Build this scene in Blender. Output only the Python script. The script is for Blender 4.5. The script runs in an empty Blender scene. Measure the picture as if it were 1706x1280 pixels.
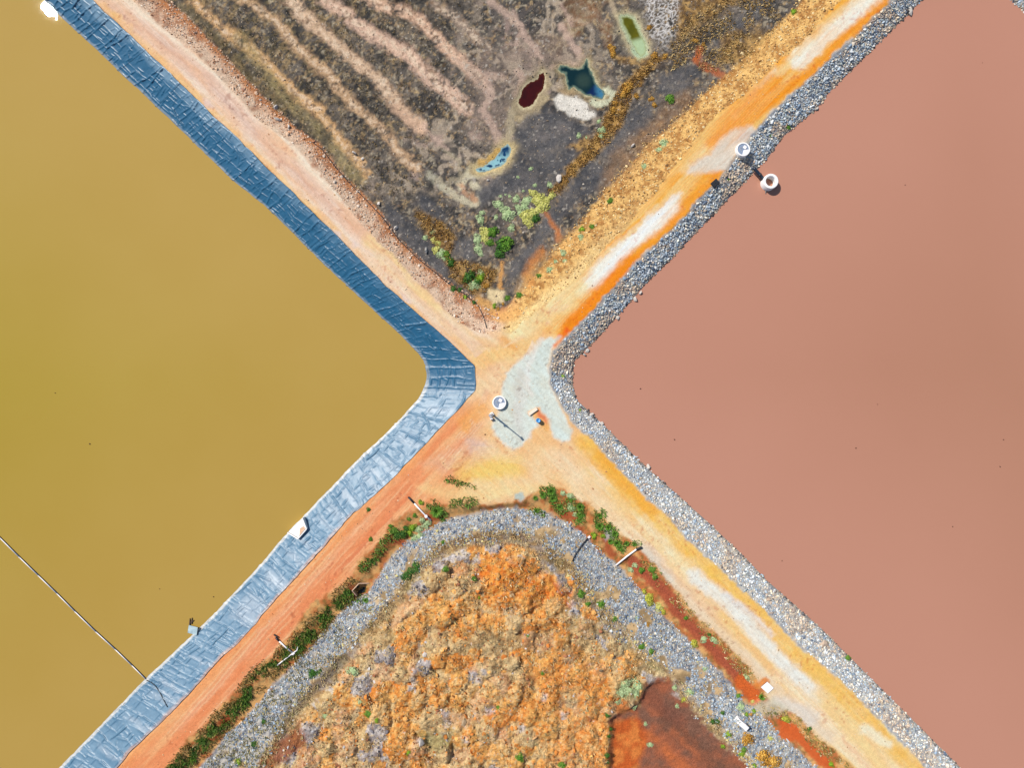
import bpy, math, random
import numpy as np
from mathutils import Vector
random.seed(7); RNG = np.random.default_rng(7)
SC = bpy.context.scene
COL = SC.collection

# ------------------------------------------------------------------ camera, sky, sun, exposure
CX, CY, MPP, F = 853.0, 640.0, 0.08, 1174.0     # 8 cm of ground per survey unit, focal length in survey units
H = MPP * F                                     # flying height above the dam crest
cam_d = bpy.data.cameras.new('camera'); cam = bpy.data.objects.new('camera', cam_d); COL.objects.link(cam)
cam.location = (0, 0, H); cam.rotation_euler = (0, 0, 0)
cam_d.sensor_fit = 'HORIZONTAL'; cam_d.sensor_width = 36; cam_d.lens = 36 * F / 1706
cam_d.clip_start = 1; cam_d.clip_end = 6000
SC.camera = cam
SUN = Vector((-770, 625, F)).normalized()       # towards the sun
EL = math.asin(SUN.z); AZ = math.atan2(SUN.x, SUN.y)
world = bpy.data.worlds.new('World'); SC.world = world; world.use_nodes = True
wn = world.node_tree.nodes; bgn = wn['Background']
sky = wn.new('ShaderNodeTexSky'); sky.sky_type = 'NISHITA'; sky.sun_disc = False
sky.sun_elevation = EL; sky.sun_rotation = AZ % (2 * math.pi); sky.air_density = 1.0; sky.dust_density = 0.6
world.node_tree.links.new(sky.outputs[0], bgn.inputs[0]); bgn.inputs[1].default_value = 0.10
sl_ = bpy.data.lights.new('sun', 'SUN'); sl_.energy = 4.4; sl_.angle = math.radians(0.53); sl_.color = (1.0, 0.955, 0.88)
sun = bpy.data.objects.new('sun', sl_); COL.objects.link(sun); sun.location = SUN * 300
sun.rotation_euler = SUN.to_track_quat('Z', 'Y').to_euler()
vs = SC.view_settings; vs.view_transform = 'Standard'; vs.look = 'None'; vs.gamma = 1; vs.exposure = 0.3
try: vs.use_curve_mapping = False
except Exception: pass
SC.cycles.max_bounces = 4

# ------------------------------------------------------------------ helpers
KW = np.array([1.62, 1.60, 1.62])               # brightness of a white level sheet under this light
def lin(c):
    c = np.asarray(c, float) / 255.0
    return np.where(c <= 0.04045, c / 12.92, ((c + 0.055) / 1.055) ** 2.4)
def alb(*c): return np.clip(lin(c) / KW, 0.004, 0.84)
def W(px, py, z=0.0):
    k = MPP * (H - z) / H
    return Vector(((px - CX) * k, (CY - py) * k, z))
def Wa(px, py, z):
    k = MPP * (H - z) / H
    return np.stack([(px - CX) * k, (CY - py) * k, z + 0 * px], -1)
def ss(a, b, x):
    t = np.clip((x - a) / (b - a), 0, 1); return t * t * (3 - 2 * t)
_L = np.random.default_rng(11).random((512, 512)).astype(np.float32)
def pn(x, y, scale, seed=0, octv=1, gain=0.5):
    out = 0; amp = 1; tot = 0
    for o in range(octv):
        f = (2 ** o) / scale
        gx = x * f + 37.7 * seed + 11.3 * o; gy = y * f + 91.1 * seed + 5.7 * o
        ix = np.floor(gx).astype(np.int64); iy = np.floor(gy).astype(np.int64)
        tx = (gx - ix).astype(np.float32); ty = (gy - iy).astype(np.float32)
        tx = tx * tx * (3 - 2 * tx); ty = ty * ty * (3 - 2 * ty)
        x0 = ix & 511; x1 = (ix + 1) & 511; y0 = iy & 511; y1 = (iy + 1) & 511
        v = (_L[y0, x0] * (1 - tx) + _L[y0, x1] * tx) * (1 - ty) + (_L[y1, x0] * (1 - tx) + _L[y1, x1] * tx) * ty
        out = out + amp * v; tot += amp; amp *= gain
    return out / tot                              # 0..1
def worley(x, y, scale, seed=0):
    gx = x / scale; gy = y / scale; ix = np.floor(gx).astype(np.int64); iy = np.floor(gy).astype(np.int64)
    d1 = np.full(x.shape, 9.0, np.float32); d2 = d1.copy()
    for i in (-1, 0, 1):
        for j in (-1, 0, 1):
            a = (ix + i + seed * 17) & 511; b = (iy + j + seed * 31) & 511
            d = np.hypot(ix + i + _L[b, a] - gx, iy + j + _L[a, b] - gy)
            n = np.minimum(d1, d); d2 = np.minimum(d2, np.maximum(d1, d)); d1 = n
    return d1, d2
def seg_d(x, y, pts, closed):
    d = np.full(x.shape, 1e9, np.float32); n = len(pts)
    for i in range(n if closed else n - 1):
        ax, ay = pts[i]; bx, by = pts[(i + 1) % n]; ex, ey = bx - ax, by - ay
        t = np.clip(((x - ax) * ex + (y - ay) * ey) / (ex * ex + ey * ey + 1e-9), 0, 1)
        d = np.minimum(d, (x - ax - t * ex) ** 2 + (y - ay - t * ey) ** 2)
    return np.sqrt(d)
def inside(x, y, pts):
    r = np.zeros(x.shape, bool); n = len(pts)
    for i in range(n):
        ax, ay = pts[i]; bx, by = pts[(i + 1) % n]
        if ay == by: continue
        r ^= ((ay > y) != (by > y)) & (x < (bx - ax) * (y - ay) / (by - ay) + ax)
    return r
def sdf(x, y, pts):
    d = seg_d(x, y, pts, True); return np.where(inside(x, y, pts), d, -d)

def mesh_obj(name, V, Fc, mat, col=None, parent=None, smooth=True, link=True):
    V = np.asarray(V, np.float32).reshape(-1, 3); Fc = np.asarray(Fc, np.int32); k = Fc.shape[1]
    me = bpy.data.meshes.new(name)
    me.vertices.add(len(V)); me.vertices.foreach_set('co', V.ravel())
    me.loops.add(Fc.size); me.loops.foreach_set('vertex_index', Fc.ravel())
    me.polygons.add(len(Fc)); me.polygons.foreach_set('loop_start', np.arange(0, Fc.size, k, dtype=np.int32))
    try: me.polygons.foreach_set('loop_total', np.full(len(Fc), k, np.int32))
    except Exception: pass
    me.polygons.foreach_set('use_smooth', np.full(len(Fc), smooth))
    if col is not None:
        a = me.color_attributes.new('Col', 'FLOAT_COLOR', 'POINT')
        c = np.ones((len(V), 4), np.float32); c[:, :3] = col; a.data.foreach_set('color', c.ravel())
    me.update(calc_edges=True); me.validate()
    if mat: me.materials.append(mat)
    o = bpy.data.objects.new(name, me)
    if link: COL.objects.link(o)
    if parent: o.parent = parent
    return o
def tag(o, label=None, cat=None, group=None, kind=None):
    if label: o['label'] = label
    if cat: o['category'] = cat
    if group: o['group'] = group
    if kind: o['kind'] = kind
    return o
def empty(name, loc, label=None, cat=None, group=None, kind=None, rz=0):
    o = bpy.data.objects.new(name, None); COL.objects.link(o); o.location = loc; o.rotation_euler = (0, 0, rz)
    o.empty_display_size = 0.2
    return tag(o, label, cat, group, kind)
class MB:                                        # small hand-built shapes gathered into one mesh
    def __init__(s): s.v = []; s.f = []
    def box(s, c, d, rz=0, taper=1.0, bev=0.0):
        n = len(s.v); cs, sn = math.cos(rz), math.sin(rz); hx, hy, hz = d[0] / 2, d[1] / 2, d[2] / 2
        b = min(bev, hx * .8, hy * .8, hz * .8)
        rings = [(-hz, 1.0, 0)] + ([(hz - b, taper, 0), (hz, taper, b)] if b else [(hz, taper, 0)])
        for z, k, ins in rings:
            for sx, sy in ((-1, -1), (1, -1), (1, 1), (-1, 1)):
                x, y = sx * (hx * k - ins), sy * (hy * k - ins)
                s.v.append((c[0] + x * cs - y * sn, c[1] + x * sn + y * cs, c[2] + z))
        m = len(rings)
        for r in range(m - 1):
            for i in range(4):
                j = (i + 1) % 4; s.f.append((n + r * 4 + i, n + r * 4 + j, n + r * 4 + 4 + j, n + r * 4 + 4 + i))
        s.f.append((n + 3, n + 2, n + 1, n)); t = n + (m - 1) * 4; s.f.append((t, t + 1, t + 2, t + 3)); return s
    def lathe(s, c, prof, n=32, closed=False):   # prof: (radius, z) rows
        b = len(s.v)
        for r, z in prof:
            for i in range(n):
                a = 2 * math.pi * i / n; s.v.append((c[0] + r * math.cos(a), c[1] + r * math.sin(a), c[2] + z))
        m = len(prof)
        for k in range(m if closed else m - 1):
            q = (k + 1) % m
            for i in range(n):
                j = (i + 1) % n; s.f.append((b + k * n + i, b + k * n + j, b + q * n + j, b + q * n + i))
        return s
    def tube(s, pts, r, n=8, cap=True):
        pts = [Vector(p) for p in pts]; b = len(s.v); m = len(pts)
        rr = r if isinstance(r, (list, tuple)) else [r] * m
        for k, p in enumerate(pts):
            t = (pts[min(k + 1, m - 1)] - pts[max(k - 1, 0)]).normalized()
            u = t.cross(Vector((0, 0, 1)) if abs(t.z) < .95 else Vector((1, 0, 0))).normalized(); w = t.cross(u)
            for i in range(n):
                a = 2 * math.pi * i / n; s.v.append(tuple(p + (u * math.cos(a) + w * math.sin(a)) * rr[k]))
        for k in range(m - 1):
            for i in range(n):
                j = (i + 1) % n; s.f.append((b + k * n + i, b + k * n + j, b + (k + 1) * n + j, b + (k + 1) * n + i))
        if cap:
            s.f.append(tuple(b + i for i in range(n))[::-1]); s.f.append(tuple(b + (m - 1) * n + i for i in range(n)))
        return s
    def prism(s, poly, z0, z1):
        n = len(poly); b = len(s.v)
        for z in (z0, z1):
            for p in poly: s.v.append((p[0], p[1], z))
        for i in range(n):
            j = (i + 1) % n; s.f.append((b + i, b + j, b + n + j, b + n + i))
        s.f.append(tuple(b + i for i in range(n))[::-1]); s.f.append(tuple(b + n + i for i in range(n))); return s
    def build(s, name, mat, parent=None, smooth=False, origin=None):
        o_ = Vector(origin) if origin else Vector((0, 0, 0))
        me = bpy.data.meshes.new(name); me.from_pydata([tuple(Vector(v) - o_) for v in s.v], [], s.f)
        import bmesh
        bm = bmesh.new(); bm.from_mesh(me); bmesh.ops.recalc_face_normals(bm, faces=bm.faces[:]); bm.to_mesh(me); bm.free()
        for p in me.polygons: p.use_smooth = smooth
        me.materials.append(mat)
        o = bpy.data.objects.new(name, me); COL.objects.link(o); o.location = o_
        if parent:
            o.parent = parent
        return o

# ------------------------------------------------------------------ materials
def new_mat(name):
    m = bpy.data.materials.new(name); m.use_nodes = True
    nt = m.node_tree; return m, nt, nt.nodes['Principled BSDF'], nt.nodes, nt.links
def noisy(nt, scale, detail=3, rough=0.6, lo=0.7, hi=1.3):
    n = nt.nodes.new('ShaderNodeTexNoise'); n.inputs['Scale'].default_value = scale; n.inputs['Detail'].default_value = detail
    n.inputs['Roughness'].default_value = rough
    g = nt.nodes.new('ShaderNodeNewGeometry'); nt.links.new(g.outputs['Position'], n.inputs['Vector'])
    r = nt.nodes.new('ShaderNodeMapRange'); r.inputs[1].default_value = 0.25; r.inputs[2].default_value = 0.75
    r.inputs[3].default_value = lo; r.inputs[4].default_value = hi
    nt.links.new(n.outputs[0], r.inputs[0]); return n, r.outputs[0]
def mul(nt, col, fac):
    m = nt.nodes.new('ShaderNodeVectorMath'); m.operation = 'MULTIPLY'
    nt.links.new(col, m.inputs[0]); nt.links.new(fac, m.inputs[1]); return m.outputs[0]
def attr_mat(name, rough=0.95, spec=0.2, grain=((9, .82, 1.18), (40, .85, 1.15)), bump=0.04, bscale=12, sheen=0):
    m, nt, b, N, Lk = new_mat(name)
    a = N.new('ShaderNodeAttribute'); a.attribute_name = 'Col'; c = a.outputs['Color']
    for sc, lo, hi in grain:
        _, f = noisy(nt, sc, 3, .6, lo, hi); c = mul(nt, c, f)
    Lk.new(c, b.inputs['Base Color']); b.inputs['Roughness'].default_value = rough; b.inputs['Specular IOR Level'].default_value = spec
    if bump:
        n, f = noisy(nt, bscale, 4, .65, 0, 1); bp = N.new('ShaderNodeBump'); bp.inputs['Strength'].default_value = 0.8
        bp.inputs['Distance'].default_value = bump; Lk.new(f, bp.inputs['Height']); Lk.new(bp.outputs[0], b.inputs['Normal'])
    return m
def flat_mat(name, rgb, rough=0.6, spec=0.4, metal=0, var=0.12, scale=14, rnd=0.0, bump=0.0):
    m, nt, b, N, Lk = new_mat(name)
    c = N.new('ShaderNodeRGB'); c.outputs[0].default_value = (*rgb, 1); o = c.outputs[0]
    if var:
        n, f = noisy(nt, scale, 4, .6, 1 - var, 1 + var); o = mul(nt, o, f)
        if bump:
            bp = N.new('ShaderNodeBump'); bp.inputs['Distance'].default_value = bump; Lk.new(f, bp.inputs['Height']); Lk.new(bp.outputs[0], b.inputs['Normal'])
    if rnd:
        oi = N.new('ShaderNodeObjectInfo'); r = N.new('ShaderNodeMapRange'); r.inputs[3].default_value = 1 - rnd; r.inputs[4].default_value = 1 + rnd
        Lk.new(oi.outputs['Random'], r.inputs[0]); o = mul(nt, o, r.outputs[0])
    Lk.new(o, b.inputs['Base Color']); b.inputs['Roughness'].default_value = rough; b.inputs['Specular IOR Level'].default_value = spec
    b.inputs['Metallic'].default_value = metal
    return m
M_GROUND = attr_mat('earth', bump=0.05)
M_SPOIL = attr_mat('spoil_earth', grain=((2.2, .78, 1.22), (7, .66, 1.34), (26, .8, 1.2)), bump=.16, bscale=5)
M_TAIL = attr_mat('tailings_earth', grain=((2.2, .82, 1.18), (7, .68, 1.32), (26, .8, 1.2)), bump=.09, bscale=7)
M_LINER = attr_mat('plastic_liner', rough=0.42, spec=0.5, grain=((3, .9, 1.1), (22, .93, 1.07)), bump=0.012, bscale=9)
M_STONE = attr_mat('broken_rock', rough=0.85, spec=0.3, grain=((14, .8, 1.2),), bump=0.02, bscale=18)
M_LEAF = attr_mat('leaves', rough=0.7, spec=0.25, grain=((6, .85, 1.15),), bump=0)
M_PUDDLE = attr_mat('puddle_water', rough=0.06, spec=0.2, grain=((3, .92, 1.08),), bump=0)
M_CONC = flat_mat('pale_concrete', (.72, .69, .66), .85, .3, var=.16, scale=6, bump=.01)
M_CREAM = flat_mat('cream_concrete', (.66, .55, .44), .85, .3, var=.15, scale=8)
M_LID = flat_mat('grey_steel_lid', tuple(alb(150, 165, 190)), .5, .5, var=.12, scale=5)
M_WHITE = flat_mat('white_plastic', (.78, .74, .74), .45, .5, var=.08)
M_BLACK = flat_mat('black_plastic', (.012, .013, .017), .5, .4, var=.1)
M_NAVY = flat_mat('dark_pipe', (.012, .02, .035), .4, .5, var=.1)
M_BLUE = flat_mat('blue_plastic', (.05, .26, .58), .4, .5, var=.08)
M_STEEL = flat_mat('galvanised_steel', (.45, .44, .45), .45, .5, metal=.6, var=.12)
M_RUST = flat_mat('brown_stained_concrete', (.5, .33, .22), .9, .2, var=.25, scale=7)
M_DARKSTEM = flat_mat('woody_stem', (.09, .06, .04), .9, .2)

def water_mat(name, rgb, rgb2, scale, rough):
    m, nt, b, N, Lk = new_mat(name)
    n = N.new('ShaderNodeTexNoise'); n.inputs['Scale'].default_value = scale; n.inputs['Detail'].default_value = 5; n.inputs['Roughness'].default_value = .55
    g = N.new('ShaderNodeNewGeometry'); Lk.new(g.outputs['Position'], n.inputs['Vector'])
    r = N.new('ShaderNodeMapRange'); r.inputs[1].default_value = .3; r.inputs[2].default_value = .7; Lk.new(n.outputs[0], r.inputs[0])
    mx = N.new('ShaderNodeMix'); mx.data_type = 'RGBA'; mx.inputs[6].default_value = (*rgb, 1); mx.inputs[7].default_value = (*rgb2, 1)
    Lk.new(r.outputs[0], mx.inputs[0])
    a = N.new('ShaderNodeAttribute'); a.attribute_name = 'Col'
    Lk.new(mul(nt, mx.outputs[2], a.outputs['Color']), b.inputs['Base Color'])
    b.inputs['Roughness'].default_value = rough; b.inputs['IOR'].default_value = 1.33
    w = N.new('ShaderNodeTexNoise'); w.inputs['Scale'].default_value = 1.6; w.inputs['Detail'].default_value = 3
    Lk.new(g.outputs['Position'], w.inputs['Vector'])
    bp = N.new('ShaderNodeBump'); bp.inputs['Strength'].default_value = .5; bp.inputs['Distance'].default_value = .003
    Lk.new(w.outputs[0], bp.inputs['Height']); Lk.new(bp.outputs[0], b.inputs['Normal'])
    return m

# ------------------------------------------------------------------ survey outlines (survey units: 8 cm on the crest level)
LINER = [((-260, -405), (-303, -365)), ((40, -112), (-2, -74)), ((155, 0), (112, 37)), ((200, 41), (157, 78)), ((250, 90), (205, 125)), ((295, 132), (255, 172)), ((348, 185), (308, 222)),
  ((427, 260), (385, 298)), ((487, 320), (450, 350)), ((509, 340), (478, 378)), ((577, 407), (535, 436)), ((637, 470), (595, 492)), ((707, 532), (660, 551)), ((774, 593), (700, 592)),
  ((792, 610), (709, 607)), ((792, 640), (711, 636)), ((790, 652), (706, 650)), ((774, 670), (697, 665)), ((740, 707), (676, 688)), ((700, 750), (640, 725)),
  ((639, 812), (602, 760)), ((587, 857), (552, 812)), ((527, 927), (477, 890)), ((464, 995), (422, 955)), ((400, 1067), (345, 1035)), ((360, 1107), (300, 1078)),
  ((307, 1167), (242, 1132)), ((215, 1257), (165, 1212)), ((197, 1280), (140, 1238)), ((100, 1385), (40, 1340)), ((-130, 1640), (-190, 1590))]
L_CREST = [a for a, b in LINER] + [(-900, 2300), (-2600, 600), (-1000, -1100)]
R_OUT = [(1750, -270), (1640, -165), (1560, -85), (1485, 0), (1455, 27), (1420, 65), (1385, 95), (1362, 117), (1330, 147), (1287, 187), (1255, 221), (1218, 268), (1199, 298), (1162, 332), (1141, 360), (1114, 385),
  (1061, 437), (1016, 485), (974, 532), (936, 570), (919, 590), (915, 620), (918, 642), (936, 677), (959, 710), (989, 737), (1029, 780), (1069, 820), (1106, 857), (1136, 890), (1179, 932), (1211, 960),
  (1280, 1024), (1337, 1082), (1397, 1132), (1435, 1170), (1487, 1222), (1540, 1280), (1680, 1420), (1900, 1640), (3300, 600), (2300, -420)]
R_WAT = [(1700, -160), (1650, -100), (1580, -40), (1535, 0), (1515, 21), (1490, 45), (1455, 80), (1420, 115), (1380, 155), (1360, 182), (1305, 227), (1280, 262), (1224, 320), (1179, 367), (1129, 420), (1074, 475), (1029, 527),
  (979, 580), (956, 602), (954, 640), (961, 667), (1004, 707), (1069, 772), (1129, 825), (1179, 870), (1229, 917), (1280, 970), (1365, 1045), (1422, 1102), (1487, 1167), (1542, 1222), (1600, 1280), (1740, 1420), (1930, 1590), (3000, 600), (1800, 85), (1730, 37), (1690, 4), (1660, -30), (1640, -60)]
# fix the far (north-east) shore: the pond's corner lies just outside the picture's top edge
R_OUT = [(1640, -95), (1590, -92), (1485, 0)] + R_OUT[4:-2] + [(3300, 700), (2400, 600)]
R_WAT = [(1655, -33), (1625, -60), (1592, -45), (1535, 0)] + R_WAT[4:34] + [(2800, 800), (1900, 170), (1730, 37), (1690, 4)]
R_OUT = R_OUT[:-2] + [(3200, 850), (1980, 130), (1770, -22)]
BANK = [(60, -600), (170, -200), (225, 0), (235, 12), (275, 50), (325, 87), (375, 140), (410, 175), (427, 198), (487, 240), (527, 280), (552, 312), (600, 372), (652, 425), (677, 452), (727, 500), (760, 535), (800, 556), (850, 553),
  (904, 510), (954, 470), (994, 430), (1094, 320), (1111, 295), (1144, 250), (1186, 200), (1244, 155), (1280, 117), (1330, 76), (1365, 40), (1400, 0), (1600, -200), (2000, -600)]
TOE = [(85, -600), (225, -200), (272, -6), (310, 27), (340, 60), (372, 90), (400, 122), (427, 149), (460, 180), (492, 213), (537, 247), (562, 280), (592, 313), (635, 357), (667, 400), (692, 425), (747, 470), (777, 490), (797, 508), (822, 522),
  (850, 508), (880, 474), (915, 428), (960, 378), (1010, 318), (1075, 248), (1140, 188), (1205, 130), (1265, 70), (1330, 10), (1520, -200), (1920, -600)]
DITCH = [(120, 1500), (200, 1390), (287, 1280), (307, 1235), (350, 1200), (375, 1167), (427, 1112), (452, 1095), (490, 1052), (522, 1005), (567, 980), (587, 960), (602, 927), (639, 900), (649, 872), (690, 848), (745, 842), (800, 843), (870, 836),
  (900, 812), (935, 812), (979, 838), (1029, 885), (1066, 912), (1104, 958), (1136, 997), (1204, 1067), (1259, 1125), (1285, 1175), (1325, 1190), (1362, 1230), (1400, 1260), (1420, 1280), (1600, 1480)]
A_OUT = [(180, 1480), (330, 1280), (390, 1215), (450, 1150), (520, 1075), (575, 1012), (612, 985), (650, 930), (690, 895), (740, 868), (800, 852), (860, 846), (910, 853), (950, 875), (985, 900), (1030, 945), (1060, 975), (1110, 1030), (1150, 1070),
  (1190, 1110), (1225, 1150), (1270, 1195), (1310, 1235), (1360, 1280), (1560, 1480)]
A_IN = [(300, 1480), (430, 1275), (470, 1210), (515, 1150), (560, 1100), (600, 1055), (640, 1010), (680, 955), (720, 918), (770, 893), (830, 886), (880, 892), (930, 922), (970, 962), (1000, 1000), (1040, 1050), (1090, 1100), (1130, 1135), (1165, 1180),
  (1205, 1220), (1255, 1275), (1430, 1480)]
RED = [(1078, 1140), (1100, 1133), (1118, 1140), (1132, 1168), (1160, 1178), (1178, 1215), (1212, 1243), (1252, 1282), (1400, 1450), (1000, 1450), (1014, 1290), (1018, 1195), (1062, 1172)]

# ------------------------------------------------------------------ height of the land, kept as a raster of survey units
RS = 3.0; RX = np.arange(-270, 1980, RS); RY = np.arange(-270, 1560, RS)
GX, GY = np.meshgrid(RX, RY)
def sample(A, px, py):
    gx = np.clip((px - RX[0]) / RS, 0, len(RX) - 1.001); gy = np.clip((py - RY[0]) / RS, 0, len(RY) - 1.001)
    ix = gx.astype(np.int32); iy = gy.astype(np.int32); tx = gx - ix; ty = gy - iy
    return (A[iy, ix] * (1 - tx) + A[iy, ix + 1] * tx) * (1 - ty) + (A[iy + 1, ix] * (1 - tx) + A[iy + 1, ix + 1] * tx) * ty
S = {k: sdf(GX, GY, v).astype(np.float32) for k, v in dict(L=L_CREST, RO=R_OUT, RW=R_WAT, B=BANK, T=TOE, D=DITCH, AO=A_OUT, AI=A_IN, R=RED).items()}
ZL, ZR = -2.0, -1.6                               # water levels of the two ponds
def band(o, i):                                   # 0 at the outer outline, 1 at the inner one
    o = np.maximum(o, 0); i = np.maximum(-i, 0); return o / (o + i + 1e-3)
Z = np.zeros_like(GX)
dl = S['L']; Z = np.where(dl > 0, -0.30 * ss(0, 4, dl) - np.minimum(dl * MPP * .52, 4.5), Z)
Z = np.where(S['RO'] > 0, ZR * band(S['RO'], S['RW']), Z)
Z = np.where(S['RW'] > 0, ZR - np.minimum(S['RW'] * MPP * .5, 3), Z)
tb = band(S['B'], S['T']); Z = np.where(S['B'] > 0, -1.3 * tb, Z)
STRIPES = [[(290, -40), (330, 10), (375, 45), (415, 78), (447, 108), (475, 135), (500, 160), (530, 182), (547, 205), (562, 235), (590, 262), (612, 287)],
  [(360, -30), (427, 12), (460, 37), (497, 77), (532, 110), (562, 147), (597, 180), (632, 212), (662, 250), (697, 282)],
  [(450, -40), (484, 0), (514, 32), (544, 60), (577, 92), (607, 112), (634, 137), (652, 160), (667, 180), (697, 203)],
  [(505, -40), (544, 0), (577, 20), (607, 45), (644, 70), (677, 87), (697, 110), (722, 132), (747, 155), (777, 180)],
  [(590, -30), (627, 0), (667, 15), (697, 32), (727, 65), (762, 97), (802, 135)],
  [(680, -40), (722, 0), (777, 50), (817, 85)]]
str_d = [seg_d(GX, GY, s, False) for s in STRIPES]
strm = np.min(np.stack(str_d), 0)
rid = ss(5, 22, strm) * ss(620, 520, GX + GY * .25 - 200) * (S['T'] > 0)
Z = Z + rid * .75 * ss(0, 25, S['T'])
ta = band(S['D'], S['AO']); tc = band(S['AO'], S['AI'])
Z = np.where(S['D'] > 0, -0.75 * ss(0, 1, ta), Z)
Z = np.where(S['AO'] > 0, -0.75 + .8 * tc, Z)
Z = np.where(S['AI'] > 0, .05 + np.minimum(S['AI'] * .006, .6), Z)
# dumped heaps: survey x, y, radius, height, colour key
HEAPS = [(840, 962, 46, 1.5, 'o'), (815, 935, 22, .8, 'o'), (885, 985, 30, 1.0, 'o'), (770, 955, 20, .9, 'm'), (702, 1016, 20, 1.1, 'o'), (750, 990, 18, .6, 't'), (715, 960, 16, .5, 't'),
  (740, 1000, 14, .5, 'o'), (880, 1035, 16, .7, 'o'), (935, 1045, 20, .6, 'o'), (985, 985, 18, .5, 't'), (955, 975, 16, .6, 'o'), (1012, 1108, 17, .9, 'y'), (960, 1095, 22, .8, 'o'),
  (910, 1115, 24, .8, 'o'), (925, 1140, 20, .8, 'o'), (985, 1150, 24, .7, 'o'), (870, 1160, 22, .9, 'o'), (705, 1112, 17, 1.2, 'g'), (682, 1156, 19, 1.1, 'g'), (730, 1140, 18, .9, 'o'),
  (745, 1085, 20, .7, 'm'), (690, 1190, 18, .8, 'o'), (670, 1225, 22, 1.0, 'o'), (650, 1250, 18, .9, 'o'), (560, 1225, 18, 1.0, 'm'), (545, 1175, 22, .8, 't'), (595, 1185, 16, .8, 't'), (565, 1265, 22, .7, 'm'),
  (740, 1185, 18, .6, 'm'), (800, 1180, 24, .8, 'm'), (830, 1200, 18, .7, 'o'), (800, 1225, 18, .8, 'm'), (760, 1240, 20, .8, 'o'), (835, 1255, 26, .9, 'y'), (870, 1215, 20, .6, 't'), (910, 1190, 22, .7, 'o'),
  (950, 1205, 24, .7, 'o'), (990, 1240, 22, .8, 'y'), (940, 1255, 20, .7, 'o'), (895, 1260, 18, .6, 't'), (700, 1270, 22, .9, 'o'), (525, 1215, 18, .7, 't'), (610, 1240, 18, .6, 't'), (660, 1110, 14, .5, 't'),
  (640, 1145, 14, .5, 't'), (610, 1100, 14, .5, 't'), (790, 1110, 18, .6, 'm'), (830, 1100, 18, .6, 't'), (865, 1090, 16, .6, 'o'), (780, 1040, 18, .5, 't'), (820, 1040, 16, .6, 'o'), (850, 1065, 14, .5, 't'),
  (965, 1015, 14, .5, 't'), (1000, 1050, 16, .4, 't'), (1040, 1105, 14, .5, 't'), (690, 1060, 14, .5, 't'), (640, 1060, 14, .4, 't'), (730, 1045, 14, .5, 'm'), (1005, 1195, 18, .7, 'o'), (765, 1140, 16, .6, 'o'), (720, 1215, 14, .6, 't')]
ru = np.random.default_rng(3)
for _ in range(25):                              # and the small ones between them
    x, y = ru.uniform(480, 1080), ru.uniform(920, 1400)
    if sample(S['AI'], np.array([x]), np.array([y]))[0] > 12 and sample(S['R'], np.array([x]), np.array([y]))[0] < -12:
        HEAPS.append((x, y, ru.uniform(7, 14), ru.uniform(.2, .5), ru.choice(list('ottmto'))))
wx = (pn(GX, GY, 22, 5, 2) - .5) * 16; wy = (pn(GX, GY, 22, 6, 2) - .5) * 16
heap = np.zeros_like(GX); heapid = np.full(GX.shape, -1)
for i, (x, y, r, h, c) in enumerate(HEAPS):
    j0, j1 = np.searchsorted(RX, [x - r - 12, x + r + 12]); k0, k1 = np.searchsorted(RY, [y - r - 12, y + r + 12])
    sl = np.s_[k0:k1, j0:j1]
    d = np.hypot(GX[sl] + wx[sl] - x, GY[sl] + wy[sl] - y) / r
    hh = h * np.clip(1 - d ** 2, 0, 1) ** .8
    up = hh > heap[sl]; heap[sl] = np.where(up, hh, heap[sl]); heapid[sl] = np.where(up, i, heapid[sl])
# packed tip heaps everywhere inside the drain: nearest-centre cells, each a rough dome of its own height and earth
def cells(x, y, scale, seed):
    gx = x / scale; gy = y / scale; ix = np.floor(gx).astype(np.int64); iy = np.floor(gy).astype(np.int64)
    d1 = np.full(x.shape, 9.0); cid = np.zeros(x.shape, np.int64)
    for i in (-1, 0, 1):
        for j in (-1, 0, 1):
            a = (ix + i + seed * 17) & 511; b = (iy + j + seed * 31) & 511
            d = np.hypot(ix + i + .1 + .8 * _L[b, a] - gx, iy + j + .1 + .8 * _L[a, b] - gy); c = b * 512 + a
            cid = np.where(d < d1, c, cid); d1 = np.minimum(d1, d)
    return d1, cid
wx2 = (pn(GX, GY, 13, 7, 3, .6) - .5) * 17; wy2 = (pn(GX, GY, 13, 8, 3, .6) - .5) * 17
cd, cidx = cells(GX + wx2, GY + wy2, 31, 4)
crnd = _L.ravel()[(cidx * 7 + 3) % _L.size]; crnd2 = _L.ravel()[(cidx * 13 + 5) % _L.size]
ohot = .22 * np.exp(-(((GX - 855) / 85) ** 2 + ((GY - 965) / 45) ** 2)) + .22 * np.exp(-(((GX - 945) / 90) ** 2 + ((GY - 1180) / 100) ** 2)) + .2 * np.exp(-(((GX - 715) / 45) ** 2 + ((GY - 1235) / 60) ** 2)) - .12 * ss(690, 600, GX) - .25 * ss(60, 25, S['AI'])
q_ = crnd2 + ohot
code = np.where(q_ > .62, 0, np.where(q_ > .50, 1, np.where(q_ > .36, 2, np.where(q_ > .06, 4, 3))))
ch_ = (.45 + 1.05 * crnd) * np.clip(1 - (cd / .78) ** 2, 0, 1) ** .75 * ss(8, 40, S['AI'])
up = ch_ > heap + .05; heap = np.where(up, ch_, heap); heapid = np.where(up, len(HEAPS) + code, heapid)
flatred = ss(-4, 8, S['R'])
Z = Z + heap * ss(0, 14, S['AI']) * (1 - flatred)
Z = Z * (1 - flatred * .7 * (S['AI'] > -5))
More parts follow.
